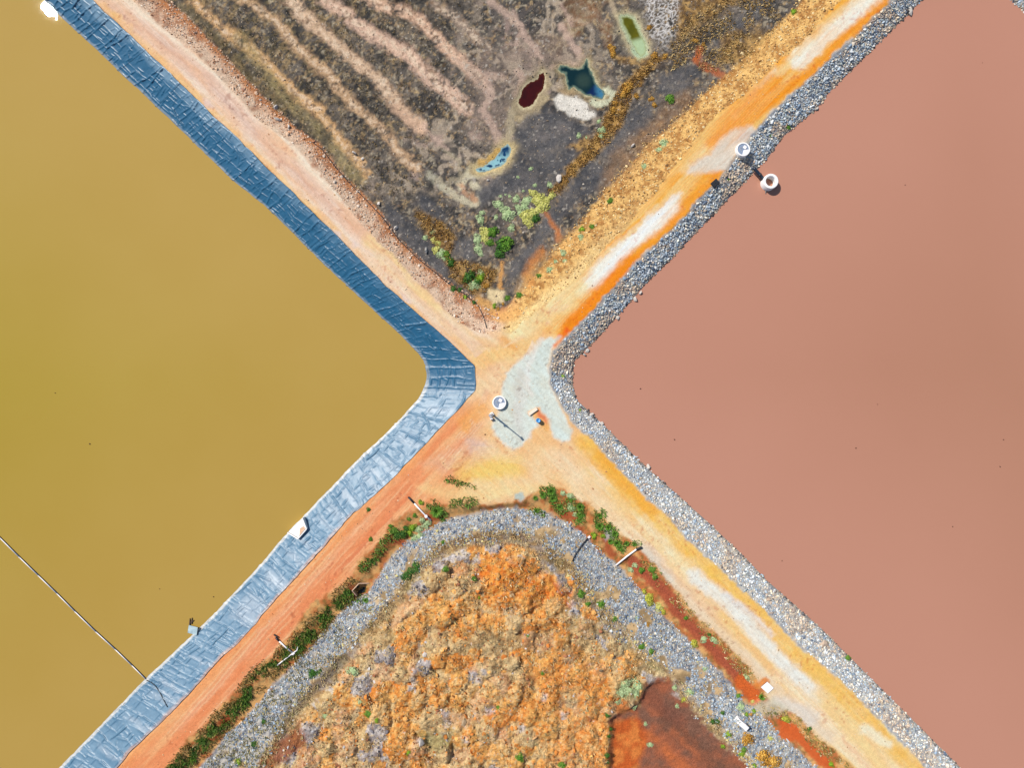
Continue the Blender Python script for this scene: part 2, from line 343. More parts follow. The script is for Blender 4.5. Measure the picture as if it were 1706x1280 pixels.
PUDDLES = {
 'red': [(904, 120), (907, 132), (905, 147), (896, 156), (889, 170), (882, 177), (871, 178), (864, 170), (868, 160), (872, 148), (883, 138), (896, 133), (900, 124)],
 'teal': [(977, 98), (980, 104), (980, 112), (986, 122), (990, 134), (996, 144), (1006, 153), (1008, 157), (1003, 164), (995, 163), (985, 159), (975, 158), (968, 152), (960, 146), (955, 143), (948, 148), (945, 139), (944, 128), (943, 122), (935, 120), (930, 115), (934, 110), (944, 110), (952, 114), (963, 115), (970, 112), (975, 104)],
 'olive': [(1036, 28), (1044, 27), (1053, 30), (1060, 42), (1066, 56), (1072, 66), (1076, 80), (1074, 90), (1068, 93), (1061, 86), (1053, 70), (1045, 54), (1038, 40)],
 'blue': [(845, 240), (851, 247), (848, 258), (841, 270), (832, 277), (820, 281), (806, 287), (795, 285), (793, 281), (804, 279), (814, 272), (824, 264), (832, 254), (836, 246)]}
def grow(p, k):
    cx = sum(a for a, b in p) / len(p); cy = sum(b for a, b in p) / len(p)
    return [(cx + (x - cx) * (1 + k / max(8, math.hypot(x - cx, y - cy))), cy + (y - cy) * (1 + k / max(8, math.hypot(x - cx, y - cy)))) for x, y in p]
for p in PUDDLES.values():
    d = sdf(GX, GY, p); Z = np.where(d > -10, Z - .12 * ss(-8, 0, d) - .25 * ss(0, 5, d) , Z)
    Z = np.where(d > -14, Z - rid * .75 * ss(-14, -4, d), Z)
gul = [(1052, 938), (1085, 965), (1110, 990), (1140, 1030), (1175, 1065), (1205, 1100), (1240, 1140), (1258, 1162)]
Z = Z - .3 * ss(15, 4, seg_d(GX, GY, gul, False))
def omask(x, y): return ss(.50, .62, pn(x, y, 46, 150, 4, .6) + .16 * sample(heap, x, y) + .20 * np.exp(-(((x - 855) / 75) ** 2 + ((y - 965) / 38) ** 2)) + .13 * np.exp(-(((x - 950) / 85) ** 2 + ((y - 1170) / 95) ** 2)) + .12 * np.exp(-(((x - 720) / 45) ** 2 + ((y - 1235) / 60) ** 2)) - .10 * ss(680, 600, x) - .16 * ss(48, 12, sample(S['AI'], x, y)) - .10 * np.exp(-(((x - 800) / 90) ** 2 + ((y - 1060) / 40) ** 2)))
Z = Z - .75 * ss(14, 8, np.hypot(GX - 602, GY - 985))
ROUGH = np.full_like(GX, .018)
ROUGH = np.where(S['B'] > 0, .06, ROUGH); ROUGH = np.where(S['T'] > 0, .05 + .14 * rid, ROUGH)
ROUGH = np.where(S['D'] > 0, .05, ROUGH); ROUGH = np.where(S['AI'] > 0, .22 + .36 * ss(0, .5, heap), ROUGH)
ROUGH = ROUGH * (1 - .84 * flatred); ROUGH = np.where((S['RO'] > 0) | (S['L'] > 0), .02, ROUGH)
for p in PUDDLES.values(): ROUGH *= 1 - .9 * ss(-9, -1, sdf(GX, GY, p))
def hz(px, py):
    px = np.asarray(px, float); py = np.asarray(py, float)
    n = (pn(px, py, 14, 1, 4, .62) - .5) + .6 * (np.abs(pn(px, py, 7, 2, 2) - .5) - .2)
    fade = ss(260, 100, np.maximum(np.abs(px - CX) - 853, np.abs(py - CY) - 640))
    return (sample(Z, px, py) + n * 1.5 * sample(ROUGH, px, py)) * fade
def z1(px, py): return float(hz(np.array([px]), np.array([py]))[0])
def on(px, py, dz=0.0): z = z1(px, py); return W(px, py, z + dz)

# ------------------------------------------------------------------ the ground sheet
st = 1.75
core_u = np.arange(-40, 1746 + st, st); core_v = np.arange(-40, 1320 + st, st)
def axis(core):
    lo = [core[0]]; g = 6.0
    while lo[-1] > -24000: lo.append(lo[-1] - g); g *= 1.0 if lo[-1] > -270 else 1.35
    hi = [core[-1]]; g = 6.0
    while hi[-1] < 26000: hi.append(hi[-1] + g); g *= 1.0 if hi[-1] < 1990 else 1.35
    return np.concatenate([np.array(lo[:0:-1]), core, np.array(hi[1:])])
U, V = np.meshgrid(axis(core_u), axis(core_v))
z = hz(U, V)
for _ in range(2):
    k = H / (H - z); px = CX + (U - CX) * k; py = CY + (V - CY) * k; z = hz(px, py)
k = H / (H - z); px = CX + (U - CX) * k; py = CY + (V - CY) * k
X = (U - CX) * MPP; Y = (CY - V) * MPP
SH = px.shape
# ragged edges: look outlines up at slightly shifted places
wpx = px + (pn(px, py, 9, 21, 3, .6) - .5) * 9 + (pn(px, py, 40, 23, 2) - .5) * 8
wpy = py + (pn(px, py, 9, 22, 3, .6) - .5) * 9 + (pn(px, py, 40, 24, 2) - .5) * 8
g1 = pn(px, py, 60, 31, 4); g2 = pn(px, py, 14, 32, 3); g3 = pn(px, py, 4.5, 33, 2); g4 = pn(px, py, 2.2, 34, 1)
a45 = (px + py) * .7071; b45 = (px - py) * .7071
n_dn = pn(a45, b45 * 7, 90, 35, 3)                # streaks running down to the right
n_up = pn(a45 * 7, b45, 90, 36, 3)                # streaks running up to the right
C = np.zeros(SH + (3,), np.float32)
def fld(key): return sample(S[key], wpx, wpy)
FT, FB, FD, FAO, FAI, FR, FRO, FL = (fld(k_) for k_ in ('T', 'B', 'D', 'AO', 'AI', 'R', 'RO', 'L'))
def lay(mask, rgb, sl=np.s_[:, :]):
    m = np.clip(mask, 0, 1)[..., None].astype(np.float32); C[sl] = C[sl] * (1 - m) + np.asarray(rgb, np.float32) * m
def win(pts, mg):
    xs = [p[0] for p in pts]; ys = [p[1] for p in pts]
    u = U[0]; v = V[:, 0]
    j0, j1 = np.searchsorted(u, [min(xs) - mg - 14, max(xs) + mg + 14]); k0, k1 = np.searchsorted(v, [min(ys) - mg - 14, max(ys) + mg + 14])
    return np.s_[k0:k1, j0:j1]
def stroke(pts, w, rgb, a=1.0, soft=3.0, nz=None, warp=1.0):
    sl = win(pts, w + soft)
    x = px[sl] + (wpx[sl] - px[sl]) * warp; y = py[sl] + (wpy[sl] - py[sl]) * warp
    m = ss(w + soft, w - soft, seg_d(x, y, pts, False)) * a
    if nz is not None: m = m * nz[sl]
    lay(m, rgb, sl)
def patch(pts, rgb, a=1.0, soft=3.0, nz=None, warp=1.0, off=0):
    sl = win(pts, soft + abs(off))
    x = px[sl] + (wpx[sl] - px[sl]) * warp; y = py[sl] + (wpy[sl] - py[sl]) * warp
    m = ss(-soft, soft, sdf(x, y, pts) + off) * a
    if nz is not None: m = m * nz[sl]
    lay(m, rgb, sl)
def mixn(n, lo, hi, a, b):
    t = ss(lo, hi, n)[..., None]; return np.asarray(a) * (1 - t) + np.asarray(b) * t
exec_layers = True
# --- dirt tracks
C[:] = mixn(g1, .3, .7, alb(246, 186, 126), alb(250, 205, 155))
isUL = ss(20, -60, (px - 850)) * ss(20, -60, (py - 600))
lay(isUL, mixn(n_dn, .3, .7, alb(238, 190, 150), alb(250, 218, 188)))
isLL = ss(20, -30, px - 800 + (py - 720) * .2) * ss(640, 700, py)
lay(isLL, mixn(n_up, .3, .7, alb(232, 148, 96), alb(248, 178, 122)))
isUR = ss(0, 60, px - 870) * ss(0, -30, py - 575)
lay(isUR, mixn(n_up, .35, .65, alb(254, 168, 62), alb(255, 196, 112)))
isLR = ss(0, 50, px - 930) * ss(745, 800, py)
lay(isLR, mixn(n_dn, .35, .65, alb(252, 196, 128), alb(253, 216, 170)))
# upper left track: wheel marks, orange shoulder
wm = [(100, -70), (175, 7), (275, 75), (350, 140), (427, 222), (480, 275), (534, 325), (567, 358), (617, 402)]
stroke(wm, 13, alb(196, 172, 152), .75, 6, n_dn * 1.3, .5); stroke(wm, 3.5, alb(170, 155, 142), .55, 3, n_dn * 1.5, .5)
stroke([(617, 402), (664, 452), (727, 520), (790, 575), (850, 590)], 12, alb(252, 206, 140), .8, 8)
stroke([(560, 345), (640, 425), (700, 500), (780, 570), (850, 580)], 4, alb(214, 172, 135), .5, 4)
stroke([a for a, b in LINER[1:15]], 9, alb(246, 186, 120), .85, 6, g2 + .35)
for q in ((345, 172), (590, 405), (675, 495), (560, 390)):
    patch([(q[0] - 8, q[1] - 8), (q[0] + 8, q[1]), (q[0] + 10, q[1] + 10), (q[0] - 4, q[1] + 3)], alb(205, 200, 195), .7, 4)
stroke([(700, 530), (760, 585), (815, 610), (830, 650), (800, 700)], 14, alb(226, 180, 140), .6, 12, n_dn * 1.4)
# upper right track
CREAM = [(1478, -25), (1430, 12), (1376, 58), (1330, 92), (1262, 150), (1225, 190), (1180, 240), (1140, 285), (1124, 320), (1075, 365), (1020, 430), (960, 480), (905, 520), (850, 555)]
stroke(CREAM[:4], 15, alb(255, 238, 200), .95, 9, g2 + .45); stroke(CREAM[3:8], 6, alb(255, 225, 165), .7, 6, g2 + .3)
patch([(1128, 325), (1140, 345), (1100, 380), (1050, 425), (1000, 478), (962, 488), (970, 462), (1000, 430), (1050, 385), (1095, 345)], alb(255, 246, 226), 1, 8, g2 * .6 + .75)
patch([(1136, 320), (1100, 366), (1052, 415), (1005, 466), (985, 475), (1020, 432), (1060, 388), (1108, 335)], alb(255, 252, 242), 1, 6); stroke([(1480, -20), (1424, 22), (1374, 66), (1330, 102)], 11, alb(255, 246, 226), .9, 7, g2 * .6 + .6); stroke([(1225, 195), (1262, 150), (1290, 115)], 4, alb(255, 236, 196), .7, 5, g2 + .3)
stroke([(1148, 290), (1115, 325), (1060, 378), (1005, 425)], 3, alb(250, 205, 130), .7, 3)
stroke([(960, 480), (915, 515), (860, 545)], 22, alb(255, 226, 165), .85, 16, g2 + .4)
SHOULD = [(1474, 0), (1406, 66), (1338, 130), (1290, 168), (1240, 205), (1185, 302), (1128, 362), (1073, 418), (1010, 483), (966, 530), (938, 557)]
stroke(SHOULD, 9, alb(255, 150, 30), .95, 8, n_up * .5 + .65); stroke([(1050, 440), (1000, 490), (950, 545)], 16, alb(255, 138, 18), .9, 9)
stroke([(1290, 140), (1240, 180), (1190, 235)], 15, alb(255, 150, 36), .9, 9, n_up + .4)
stroke([(1180, 320), (1150, 345)], 16, alb(255, 158, 50), .8, 8)
stroke([(945, 552), (930, 570), (922, 578)], 5, alb(236, 88, 30), .9, 4, g3 + .2)
patch([(1250, 208), (1268, 222), (1246, 240), (1222, 262), (1212, 282), (1190, 284), (1170, 288), (1145, 292), (1150, 278), (1180, 255), (1205, 228), (1228, 214)], alb(206, 216, 194), .95, 6)
patch([(1235, 215), (1258, 220), (1240, 236), (1222, 240)], alb(190, 186, 166), .6, 6)
# centre
patch([(935, 562), (922, 575), (914, 605), (917, 640), (930, 672), (952, 715), (950, 732), (937, 738), (915, 716), (902, 706), (890, 716), (872, 745), (855, 748), (835, 738), (819, 714), (832, 690), (838, 660), (842, 625), (865, 602), (900, 567)], alb(200, 226, 212), .97, 4, None, .8)
stroke([(905, 580), (890, 640), (905, 690), (940, 730)], 8, alb(184, 216, 206), .6, 8, n_up + .3)
stroke([(870, 620), (862, 680), (868, 722)], 8, alb(186, 196, 184), .55, 8); stroke([(893, 580), (878, 620), (884, 660)], 3, alb(226, 232, 220), .7, 3)
patch([(880, 688), (897, 682), (912, 700), (915, 720), (900, 712), (888, 700)], alb(246, 170, 96), .95, 4)
stroke([(897, 690), (906, 700)], 4, alb(214, 112, 76), .8, 3)
patch([(755, 770), (800, 762), (865, 765), (870, 790), (820, 802), (765, 798)], alb(254, 196, 92), .8, 14)
patch([(700, 775), (790, 720), (820, 740), (812, 765), (750, 790)], alb(205, 176, 150), .6, 14, n_up * 1.2)
patch([(780, 735), (812, 738), (812, 755), (785, 756)], alb(196, 182, 168), .7, 8)
patch([(690, 812), (860, 806), (930, 815), (820, 838), (745, 840)], alb(253, 208, 142), .7, 12)
patch([(760, 700), (815, 660), (820, 690), (770, 730)], alb(250, 170, 92), .7, 10)
stroke([(800, 600), (850, 585), (885, 570)], 12, alb(252, 190, 120), .8, 8); stroke([(840, 565), (858, 578)], 6, alb(214, 150, 70), .6, 6)
# lower left track
stroke([a for a, b in LINER[19:30]], 12, alb(246, 160, 96), .7, 8, g2 + .3)
stroke([(700, 790), (620, 880), (540, 965), (440, 1070), (340, 1180), (250, 1290)], 10, alb(226, 128, 82), .6, 8, n_up * 1.3)
stroke([(690, 815), (640, 870), (560, 960), (470, 1060), (380, 1160)], 4, alb(206, 112, 74), .5, 3, n_up * 1.4)
stroke([(665, 800), (590, 890), (490, 1000), (390, 1110), (300, 1215)], 5, alb(252, 190, 150), .5, 5, n_up * 1.2)
for i in range(26):                               # thin tyre lines
    o = i * 3.1 - 40; c_ = alb(206, 128, 88) if i % 3 else alb(252, 198, 150)
    stroke([(690 + o * .8, 810 + o * .75), (560 + o * .7, 955 + o * .65), (430 + o * .55, 1095 + o * .5), (300 + o * .5, 1240 + o * .45)], .9, c_, .42, 1.2, ss(.42, .6, n_up), .35)
    stroke([(1010 + o * .9, 760 - o * .2), (1100 + o * .75, 880 - o * .5), (1200 + o * .7, 985 - o * .6), (1330 + o * .6, 1110 - o * .55), (1480 + o * .5, 1270 - o * .5)], .9, alb(222, 168, 112) if i % 2 else alb(254, 226, 190), .42, 1.2, ss(.42, .6, n_dn), .35)
    stroke([(1440 + o * .35, 5 + o * .3), (1300 + o * .4, 125 + o * .35), (1150 + o * .5, 280 + o * .4), (1000 + o * .5, 440 + o * .4), (900 + o * .6, 545 + o * .3)], .9, alb(236, 138, 44) if i % 2 else alb(255, 214, 140), .3, 1.2, ss(.4, .6, n_up), .35)
    stroke([(150 + o * .6, -10 - o * .5), (330 + o * .5, 150 - o * .5), (520 + o * .4, 330 - o * .4), (700 + o * .4, 505 - o * .35), (800 + o * .3, 590 - o * .2)], .9, alb(200, 168, 142) if i % 2 else alb(252, 226, 200), .42, 1.2, ss(.42, .6, n_dn), .35)
for i in range(14):                               # turning tracks across the junction
    o = i * 2.6 - 18
    stroke([(700 + o * .5, 545 - o * .5), (770 + o * .4, 600 - o * .3), (812 + o * .2, 650 + o * .1), (800 + o * .3, 700 + o * .5), (740 + o * .5, 770 + o * .5)], .9, alb(214, 158, 116) if i % 3 else alb(254, 222, 180), .45, 1.2, ss(.4, .58, g2), .4)
    stroke([(740 + o * .4, 775 + o * .5), (800 + o * .2, 755 + o * .6), (870 - o * .2, 765 + o * .6), (950 - o * .4, 800 + o * .6), (1030 - o * .4, 860 + o * .5)], .9, alb(226, 164, 96) if i % 2 else alb(255, 224, 170), .45, 1.2, ss(.4, .58, g2), .4)
    stroke([(900 + o * .4, 560 + o * .2), (872 + o * .5, 620 + o * .1), (868 + o * .6, 690), (880 + o * .6, 740)], .8, alb(176, 196, 186) if i % 2 else alb(228, 236, 226), .4, 1.1, ss(.4, .58, g2), .3)
    stroke([(790 + o * .4, 585 - o * .4), (840 + o * .3, 580 - o * .2), (890 + o * .5, 550 + o * .1), (940 + o * .5, 505 + o * .3)], .9, alb(226, 166, 100) if i % 2 else alb(255, 228, 184), .42, 1.2, ss(.4, .58, g2), .4)
# lower right track
stroke([(975, 735), (1040, 805), (1100, 865), (1160, 925), (1240, 1000), (1320, 1080), (1420, 1175), (1520, 1280), (1640, 1400)], 16, alb(255, 184, 84), .9, 10, g2 * .5 + .65)
stroke([(1000, 760), (1060, 825), (1085, 850)], 12, alb(254, 158, 44), .7, 9)
stroke([(930, 760), (1010, 850), (1090, 930), (1180, 1020)], 16, alb(250, 208, 165), .7, 14)
stroke([(1070, 870), (1110, 910), (1150, 960)], 8, alb(254, 230, 185), .7, 7, g2 + .3)
stroke([(1155, 962), (1200, 995), (1245, 1035), (1290, 1090), (1330, 1130), (1367, 1162)], 11, alb(226, 236, 222), .9, 7, g2 * .5 + .7)
stroke([(1205, 990), (1255, 1025), (1290, 1060)], 4, alb(206, 220, 216), .7, 5)
stroke([(1075, 925), (1130, 985), (1200, 1055), (1265, 1120), (1310, 1170), (1380, 1230)], 11, alb(218, 204, 172), .85, 9, n_dn * .6 + .6)
stroke([(1080, 920), (1100, 950), (1110, 960)], 12, alb(196, 200, 180), .7, 8)
stroke([(1105, 940), (1180, 1020), (1250, 1080), (1300, 1130)], 3, alb(198, 160, 118), .55, 4, n_dn * 1.4)
stroke([(1300, 1175), (1330, 1185), (1350, 1200)], 14, alb(206, 214, 202), .7, 9)
stroke([(1370, 1160), (1420, 1215), (1470, 1280)], 14, alb(252, 200, 130), .8, 9); stroke([(1440, 1215), (1480, 1240)], 8, alb(254, 236, 200), .8, 6)
stroke([(1407, 1225), (1420, 1255), (1445, 1280)], 2.5, alb(214, 168, 130), .6, 3)
def lift(p):                                     # paler, dustier version of every earth colour laid so far
    x_ = np.clip(C * KW, 0, 1); p = np.broadcast_to(p, C.shape).copy(); p[..., 1] -= .16 * isUR; p[..., 2] -= .1 * isUR; p = p - .14 * isLL[..., None]; C[:] = np.clip((1 - (1 - x_) ** p) / KW, .004, .84)
C *= (.94 + .12 * pn(px, py, 5, 37, 3, .7))[..., None]
isN = np.maximum(isUR, isLL)                        # fine drag lines along each track
sU = pn(a45 * 9, b45, 30, 160, 3, .7); sD = pn(a45, b45 * 9, 30, 161, 3, .7); strk = sU * isN + sD * (1 - isN)
C *= (1 + (strk - .5) * np.array([.22, .36, .5])[:, None, None]).transpose(1, 2, 0)
C *= (1 - .35 * ss(.66, .80, pn(px, py, 5.5, 162, 2, .8)) * ss(.5, .62, pn(px, py, 50, 163, 3)))[..., None]
lift(np.array([1.85, 1.30, 1.30]))
# under the rock banks
lay(ss(-3, 3, FRO), mixn(g3, .3, .7, alb(176, 176, 180), alb(222, 214, 204)))
# --- bank slopes beside the tailings
mB = ss(-2, 3, FB); left_side = ss(20, -20, px - 850 + (py - 520) * .3)
bk = band(FB, FT)
lay(mB * left_side, mixn(bk + (g2 - .5) * .7, .35, .95, alb(244, 208, 178), alb(214, 140, 88)))
lay(mB * left_side * ss(.55, .75, g2) * .7, alb(186, 128, 96))
lay(mB * (1 - left_side), mixn(g3 * .5 + g2 * .5, .35, .65, alb(190, 134, 74), alb(244, 194, 120)))
lay(mB * (1 - left_side) * ss(.5, .1, bk) * ss(300, 480, py) * .8, alb(255, 222, 158))
# --- tailings
mT = ss(-2, 4, FT)
spk = ss(.56, .74, g3); spk2 = ss(.6, .78, pn(px, py, 3.2, 41, 2))
tA = pn(px, py, 30, 141, 4, .65); tB = pn(px, py, 7, 142, 3, .8); tC = pn(a45 * 1.9, b45 * .8, 9, 143, 3, .7); tD = pn(px, py, 5.2, 144, 2, .8)
lay(mT, mixn(tA, .3, .7, alb(70, 67, 64), alb(122, 111, 101)))
och = ss(900, 500, px + py * .6)                   # warmer to the upper left
lay(mT * och * ss(.48, .68, tC) * .75, mixn(tA, .35, .65, alb(126, 112, 82), alb(178, 148, 104)))
lay(mT * (1 - och) * ss(.45, .68, tC) * .5, alb(140, 126, 116))
lay(mT * ss(.56, .74, tB) * .8, mixn(tD, .35, .65, alb(196, 166, 122), alb(160, 128, 96)))
lay(mT * ss(.58, .76, tD) * .6, alb(44, 43, 46))
lay(mT * ss(.66, .8, pn(px, py, 6, 145, 2, .8)) * .6, alb(206, 188, 160))
vein = 1 - np.abs(2 * pn(wpx, wpy, 42, 146, 3, .55) - 1)
vreg = ss(760, 860, px + py * .55) * ss(1040, 960, px) * ss(345, 300, py) * ss(330, 250, py + (px - 860) * .35)
lay(mT * vreg * ss(.86, .96, vein) * .75, alb(204, 182, 158)); lay(mT * vreg * ss(.6, .3, vein) * .5, alb(86, 80, 80))
lay(mT * vreg * ss(.6, .75, tA) * .5, alb(196, 164, 150))
lay(mT * ss(.5, .66, pn(px, py, 60, 147, 3)) * ss(1180, 1080, px) * ss(40, 140, px - 850 + py * .2) * ss(130, 60, py) * .45, mixn(tB, .4, .6, alb(176, 116, 56), alb(190, 160, 120)))
for i, s_ in enumerate(STRIPES):
    w_ = (9, 9, 11, 13, 11, 6)[i]; c_ = (alb(232, 182, 126), alb(228, 184, 140), alb(234, 196, 162), alb(236, 196, 170), alb(236, 192, 162), alb(206, 176, 152))[i]
    brk = ss(.30, .50, tB * .45 + g2 * .35 + tA * .2)
    stroke(s_, w_, c_, (.95, .8, .9, .95, .95, .6)[i], 5, brk, 1.5); stroke(s_, w_ * .45, alb(246, 220, 192), .7, 3, ss(.4, .62, tB), 1.5); stroke(s_, w_ * 1.1, alb(150, 120, 96), .7, 2, ss(.62, .74, tD), 1.5)
stroke([(400, 60), (450, 130), (520, 205), (600, 300)], 10, alb(186, 164, 112), .7, 8, g2 * 1.3); stroke([(660, 180), (690, 205), (705, 215)], 9, alb(224, 184, 154), .85, 5)
stroke([(300, 8), (360, 60), (410, 120), (470, 178)], 8, alb(120, 104, 70), .6, 6, g2 * 1.4)
# pale salt between the lobes
PALE = alb(206, 182, 150); PINK = alb(222, 188, 168); SALT = alb(224, 210, 178)
patch([(775, 100), (850, 70), (900, 60), (960, 70), (975, 105), (925, 112), (900, 118), (860, 165), (850, 220), (835, 240), (800, 235), (770, 215), (790, 175)], alb(158, 136, 122), .75, 16, g2 * 1.2)
for pts, w_, c_, a_ in [
  ([(815, 0), (845, 25), (868, 45), (880, 70), (900, 95)], 6, PINK, .7), ([(855, 20), (870, 50), (858, 75)], 4, PINK, .6), ([(935, 45), (955, 75), (975, 100)], 6, PINK, .8), ([(1018, 0), (1024, 20), (1036, 34)], 5, PALE, .8),
  ([(925, 112), (945, 105), (965, 108)], 5, PINK, .8), ([(800, 75), (830, 95), (845, 120), (820, 140)], 2.5, alb(96, 84, 80), .7), ([(860, 120), (870, 130), (860, 160)], 6, PINK, .7),
  ([(812, 135), (820, 160), (805, 185), (825, 215), (835, 240)], 7, PINK, .65), ([(845, 250), (835, 285), (805, 295), (780, 300), (770, 310)], 5, SALT, .9), ([(790, 278), (775, 295), (768, 318)], 5, SALT, .9),
  ([(740, 250), (762, 270), (770, 300), (745, 308), (735, 300)], 3.5, alb(188, 172, 144), .8), ([(740, 310), (760, 330), (785, 342), (798, 332), (800, 318), (788, 312)], 5, SALT, .95), ([(715, 292), (730, 305), (745, 318)], 5, alb(200, 190, 164), .7),
  ([(770, 312), (775, 325), (790, 335)], 4, alb(214, 160, 120), .8), ([(862, 175), (852, 200), (850, 240)], 6, alb(196, 178, 146), .85), ([(905, 120), (915, 140), (905, 165), (880, 185), (866, 195)], 6, alb(200, 178, 140), .9),
  ([(936, 8), (955, 45)], 3, PINK, .6), ([(705, 205), (735, 235), (745, 250)], 3, PINK, .7), ([(795, 120), (840, 130)], 4, PINK, .5), ([(760, 100), (800, 140), (815, 170)], 3, alb(210, 180, 160), .6)]:
    stroke(pts, w_, c_, a_, 3.2, g2 * .7 + .55, 1.2)
# smooth grey flats
for pts in ([(862, 210), (880, 188), (910, 178), (935, 190), (975, 210), (990, 235), (965, 260), (930, 310), (900, 320), (860, 320), (822, 330), (800, 345), (790, 320), (840, 290)],
            [(1100, 125), (1160, 105), (1170, 125), (1150, 145), (1110, 160), (1090, 155)], [(1062, 172), (1090, 180), (1075, 215), (1040, 240), (1020, 262), (985, 258), (1010, 235), (1040, 195)],
            [(985, 265), (1020, 290), (1000, 315), (960, 340), (925, 380), (880, 440), (848, 470), (850, 440), (885, 400), (935, 330)], [(640, 330), (700, 380), (760, 460), (800, 500), (780, 500), (700, 430), (640, 365)],
            [(700, 320), (735, 345), (745, 370), (715, 365), (690, 340)], [(1180, 60), (1270, 0), (1290, -10), (1290, 10), (1200, 90)], [(745, 395), (790, 400), (795, 430), (770, 435), (750, 415)]):
    patch(pts, mixn(tA * .6 + tB * .4, .3, .7, alb(80, 80, 84), alb(116, 111, 110))[win(pts, 7)], .95, 7, g2 * .5 + .68)
lay(mT * ss(.74, .84, pn(px, py, 5, 43, 2, .9)) * ss(560, 700, px + py * .2) * .6, alb(206, 194, 180))
# white crusts
NET1, NET2 = worley(wpx, wpy, 6.5, 2)
netm = ss(.34, .06, NET2 - NET1)
patch([(1075, -25), (1125, -25), (1132, 25), (1125, 55), (1110, 78), (1090, 62), (1078, 30)], alb(226, 218, 212), .95, 12, netm * 1.1, 2.2)
WHITE = [(922, 165), (935, 160), (958, 160), (972, 168), (988, 182), (990, 196), (975, 200), (950, 192), (930, 182)]
patch(WHITE, alb(250, 240, 226), 1, 3.5, g3 * .3 + .8); patch([(930, 150), (955, 146), (965, 158), (940, 163)], alb(176, 148, 112), .9, 4); patch([(978, 172), (995, 180), (985, 186), (978, 186)], alb(120, 104, 88), .8, 3)
# rims of the puddles
for k_, (c_, a_, b_) in dict(red=(alb(214, 196, 158), 8, alb(170, 150, 118)), teal=(alb(206, 196, 160), 4, alb(170, 150, 110)), olive=(alb(196, 204, 164), 9, alb(208, 190, 150)), blue=(alb(226, 200, 146), 9, alb(200, 176, 130))).items():
    patch(PUDDLES[k_], b_, .55, 9, g2 * .6 + .5, 1.4, a_ + 5); patch(PUDDLES[k_], b_, .7, 4, None, 1.0, a_ + 1); patch(PUDDLES[k_], c_, .95, 2.5, None, .5, a_ * .55)
stroke([(1005, 150), (1020, 156), (1016, 168), (1000, 174), (985, 168)], 4.5, alb(226, 224, 190), .95, 2.5); stroke([(1064, 66), (1076, 92), (1066, 98), (1056, 84)], 4, alb(198, 216, 176), .95, 3)
stroke([(800, 272), (820, 262), (832, 250)], 5, alb(226, 178, 96), .8, 3)
# rusty dry growth underfoot
OCH = mixn(tB, .35, .65, alb(122, 88, 44), alb(206, 160, 92))
def opatch(pts, a=.95, soft=6): patch(pts, OCH[win(pts, soft)], a, soft, ss(.25, .45, g2) * .8 + .25)
opatch([(1110, 90), (1075, 130), (1050, 160), (1045, 185), (1030, 215), (1000, 250), (960, 290), (930, 322), (915, 322), (950, 275), (985, 240), (1005, 200), (1020, 165), (1050, 130), (1085, 100)])
opatch([(1130, 70), (1190, 25), (1270, -20), (1180, -30), (1130, 10)], .8, 10); opatch([(1200, 60), (1265, 40), (1280, 60), (1230, 110), (1200, 110)], .75, 10); opatch([(1020, 90), (1060, 100), (1110, 95), (1080, 110), (1040, 108)], .7)
opatch([(945, 245), (975, 230), (1000, 232), (985, 250), (960, 255)], .8); opatch([(690, 350), (735, 370), (760, 395), (745, 430), (720, 400), (700, 375)], .75, 8); opatch([(740, 430), (800, 440), (830, 450), (820, 480), (790, 490), (750, 460)], .75, 8)
patch([(1020, 250), (1070, 215), (1100, 185), (1120, 165), (1150, 150), (1160, 170), (1100, 230), (1040, 300), (1000, 320)], mixn(g2, .35, .65, alb(150, 110, 74), alb(206, 150, 104))[win([(1020, 250), (1160, 150), (1000, 320), (1070, 215)], 12)] if False else alb(176, 132, 92), .7, 12, g2 * 1.3)
stroke([(1168, 85), (1162, 100), (1180, 112), (1205, 125)], 6, alb(216, 112, 54), .8, 4, g2 + .35); stroke([(905, 350), (930, 385), (930, 400)], 4, alb(214, 130, 74), .8, 4, g2 + .4)
stroke([(900, 420), (880, 450), (885, 470)], 8, alb(226, 140, 66), .75, 6, g2 + .3); stroke([(870, 380), (930, 470)], 0.8, alb(140, 112, 84), .4, 2)
patch([(812, 482), (840, 486), (838, 505), (820, 512), (815, 496)], alb(250, 222, 172), .95, 4); stroke([(835, 440), (835, 480)], 3.5, alb(240, 174, 100), .9, 3); stroke([(800, 500), (830, 530), (860, 520)], 8, alb(246, 184, 110), .85, 6)
stroke([(870, 480), (920, 425), (960, 390)], 10, alb(244, 186, 112), .7, 9, g2 * 1.2)
# --- lower basin
mD = ss(-3, 3, FD)
lay(mD, mixn(g2, .35, .65, alb(206, 124, 70), alb(240, 180, 112)))
lay(mD * ss(.5, .65, g3) * .6, mixn(g2, .4, .6, alb(110, 104, 50), alb(176, 146, 96)))
for pts, w_ in (([(648, 900), (670, 905)], 8), ([(700, 880), (715, 868), (735, 858)], 6), ([(920, 850), (955, 862)], 6), ([(1010, 895), (1015, 915), (1020, 922)], 6), ([(365, 1205), (385, 1195), (350, 1232)], 6), ([(960, 880), (965, 900)], 7), ([(585, 975), (590, 990)], 6)):
    stroke(pts, w_, alb(176, 82, 46), .9, 4)
stroke([(700, 845), (740, 838), (820, 838), (880, 832)], 5, alb(234, 156, 100), .5, 5, g2)
patch([(858, 826), (868, 822), (876, 830), (870, 838), (860, 836)], alb(196, 206, 196), .95, 2.5); patch([(1005, 880), (1020, 882), (1025, 895), (1010, 900)], alb(196, 196, 190), .85, 4)
lay(ss(-3, 4, FAO), mixn(g3, .3, .7, alb(140, 140, 146), alb(206, 198, 188)))
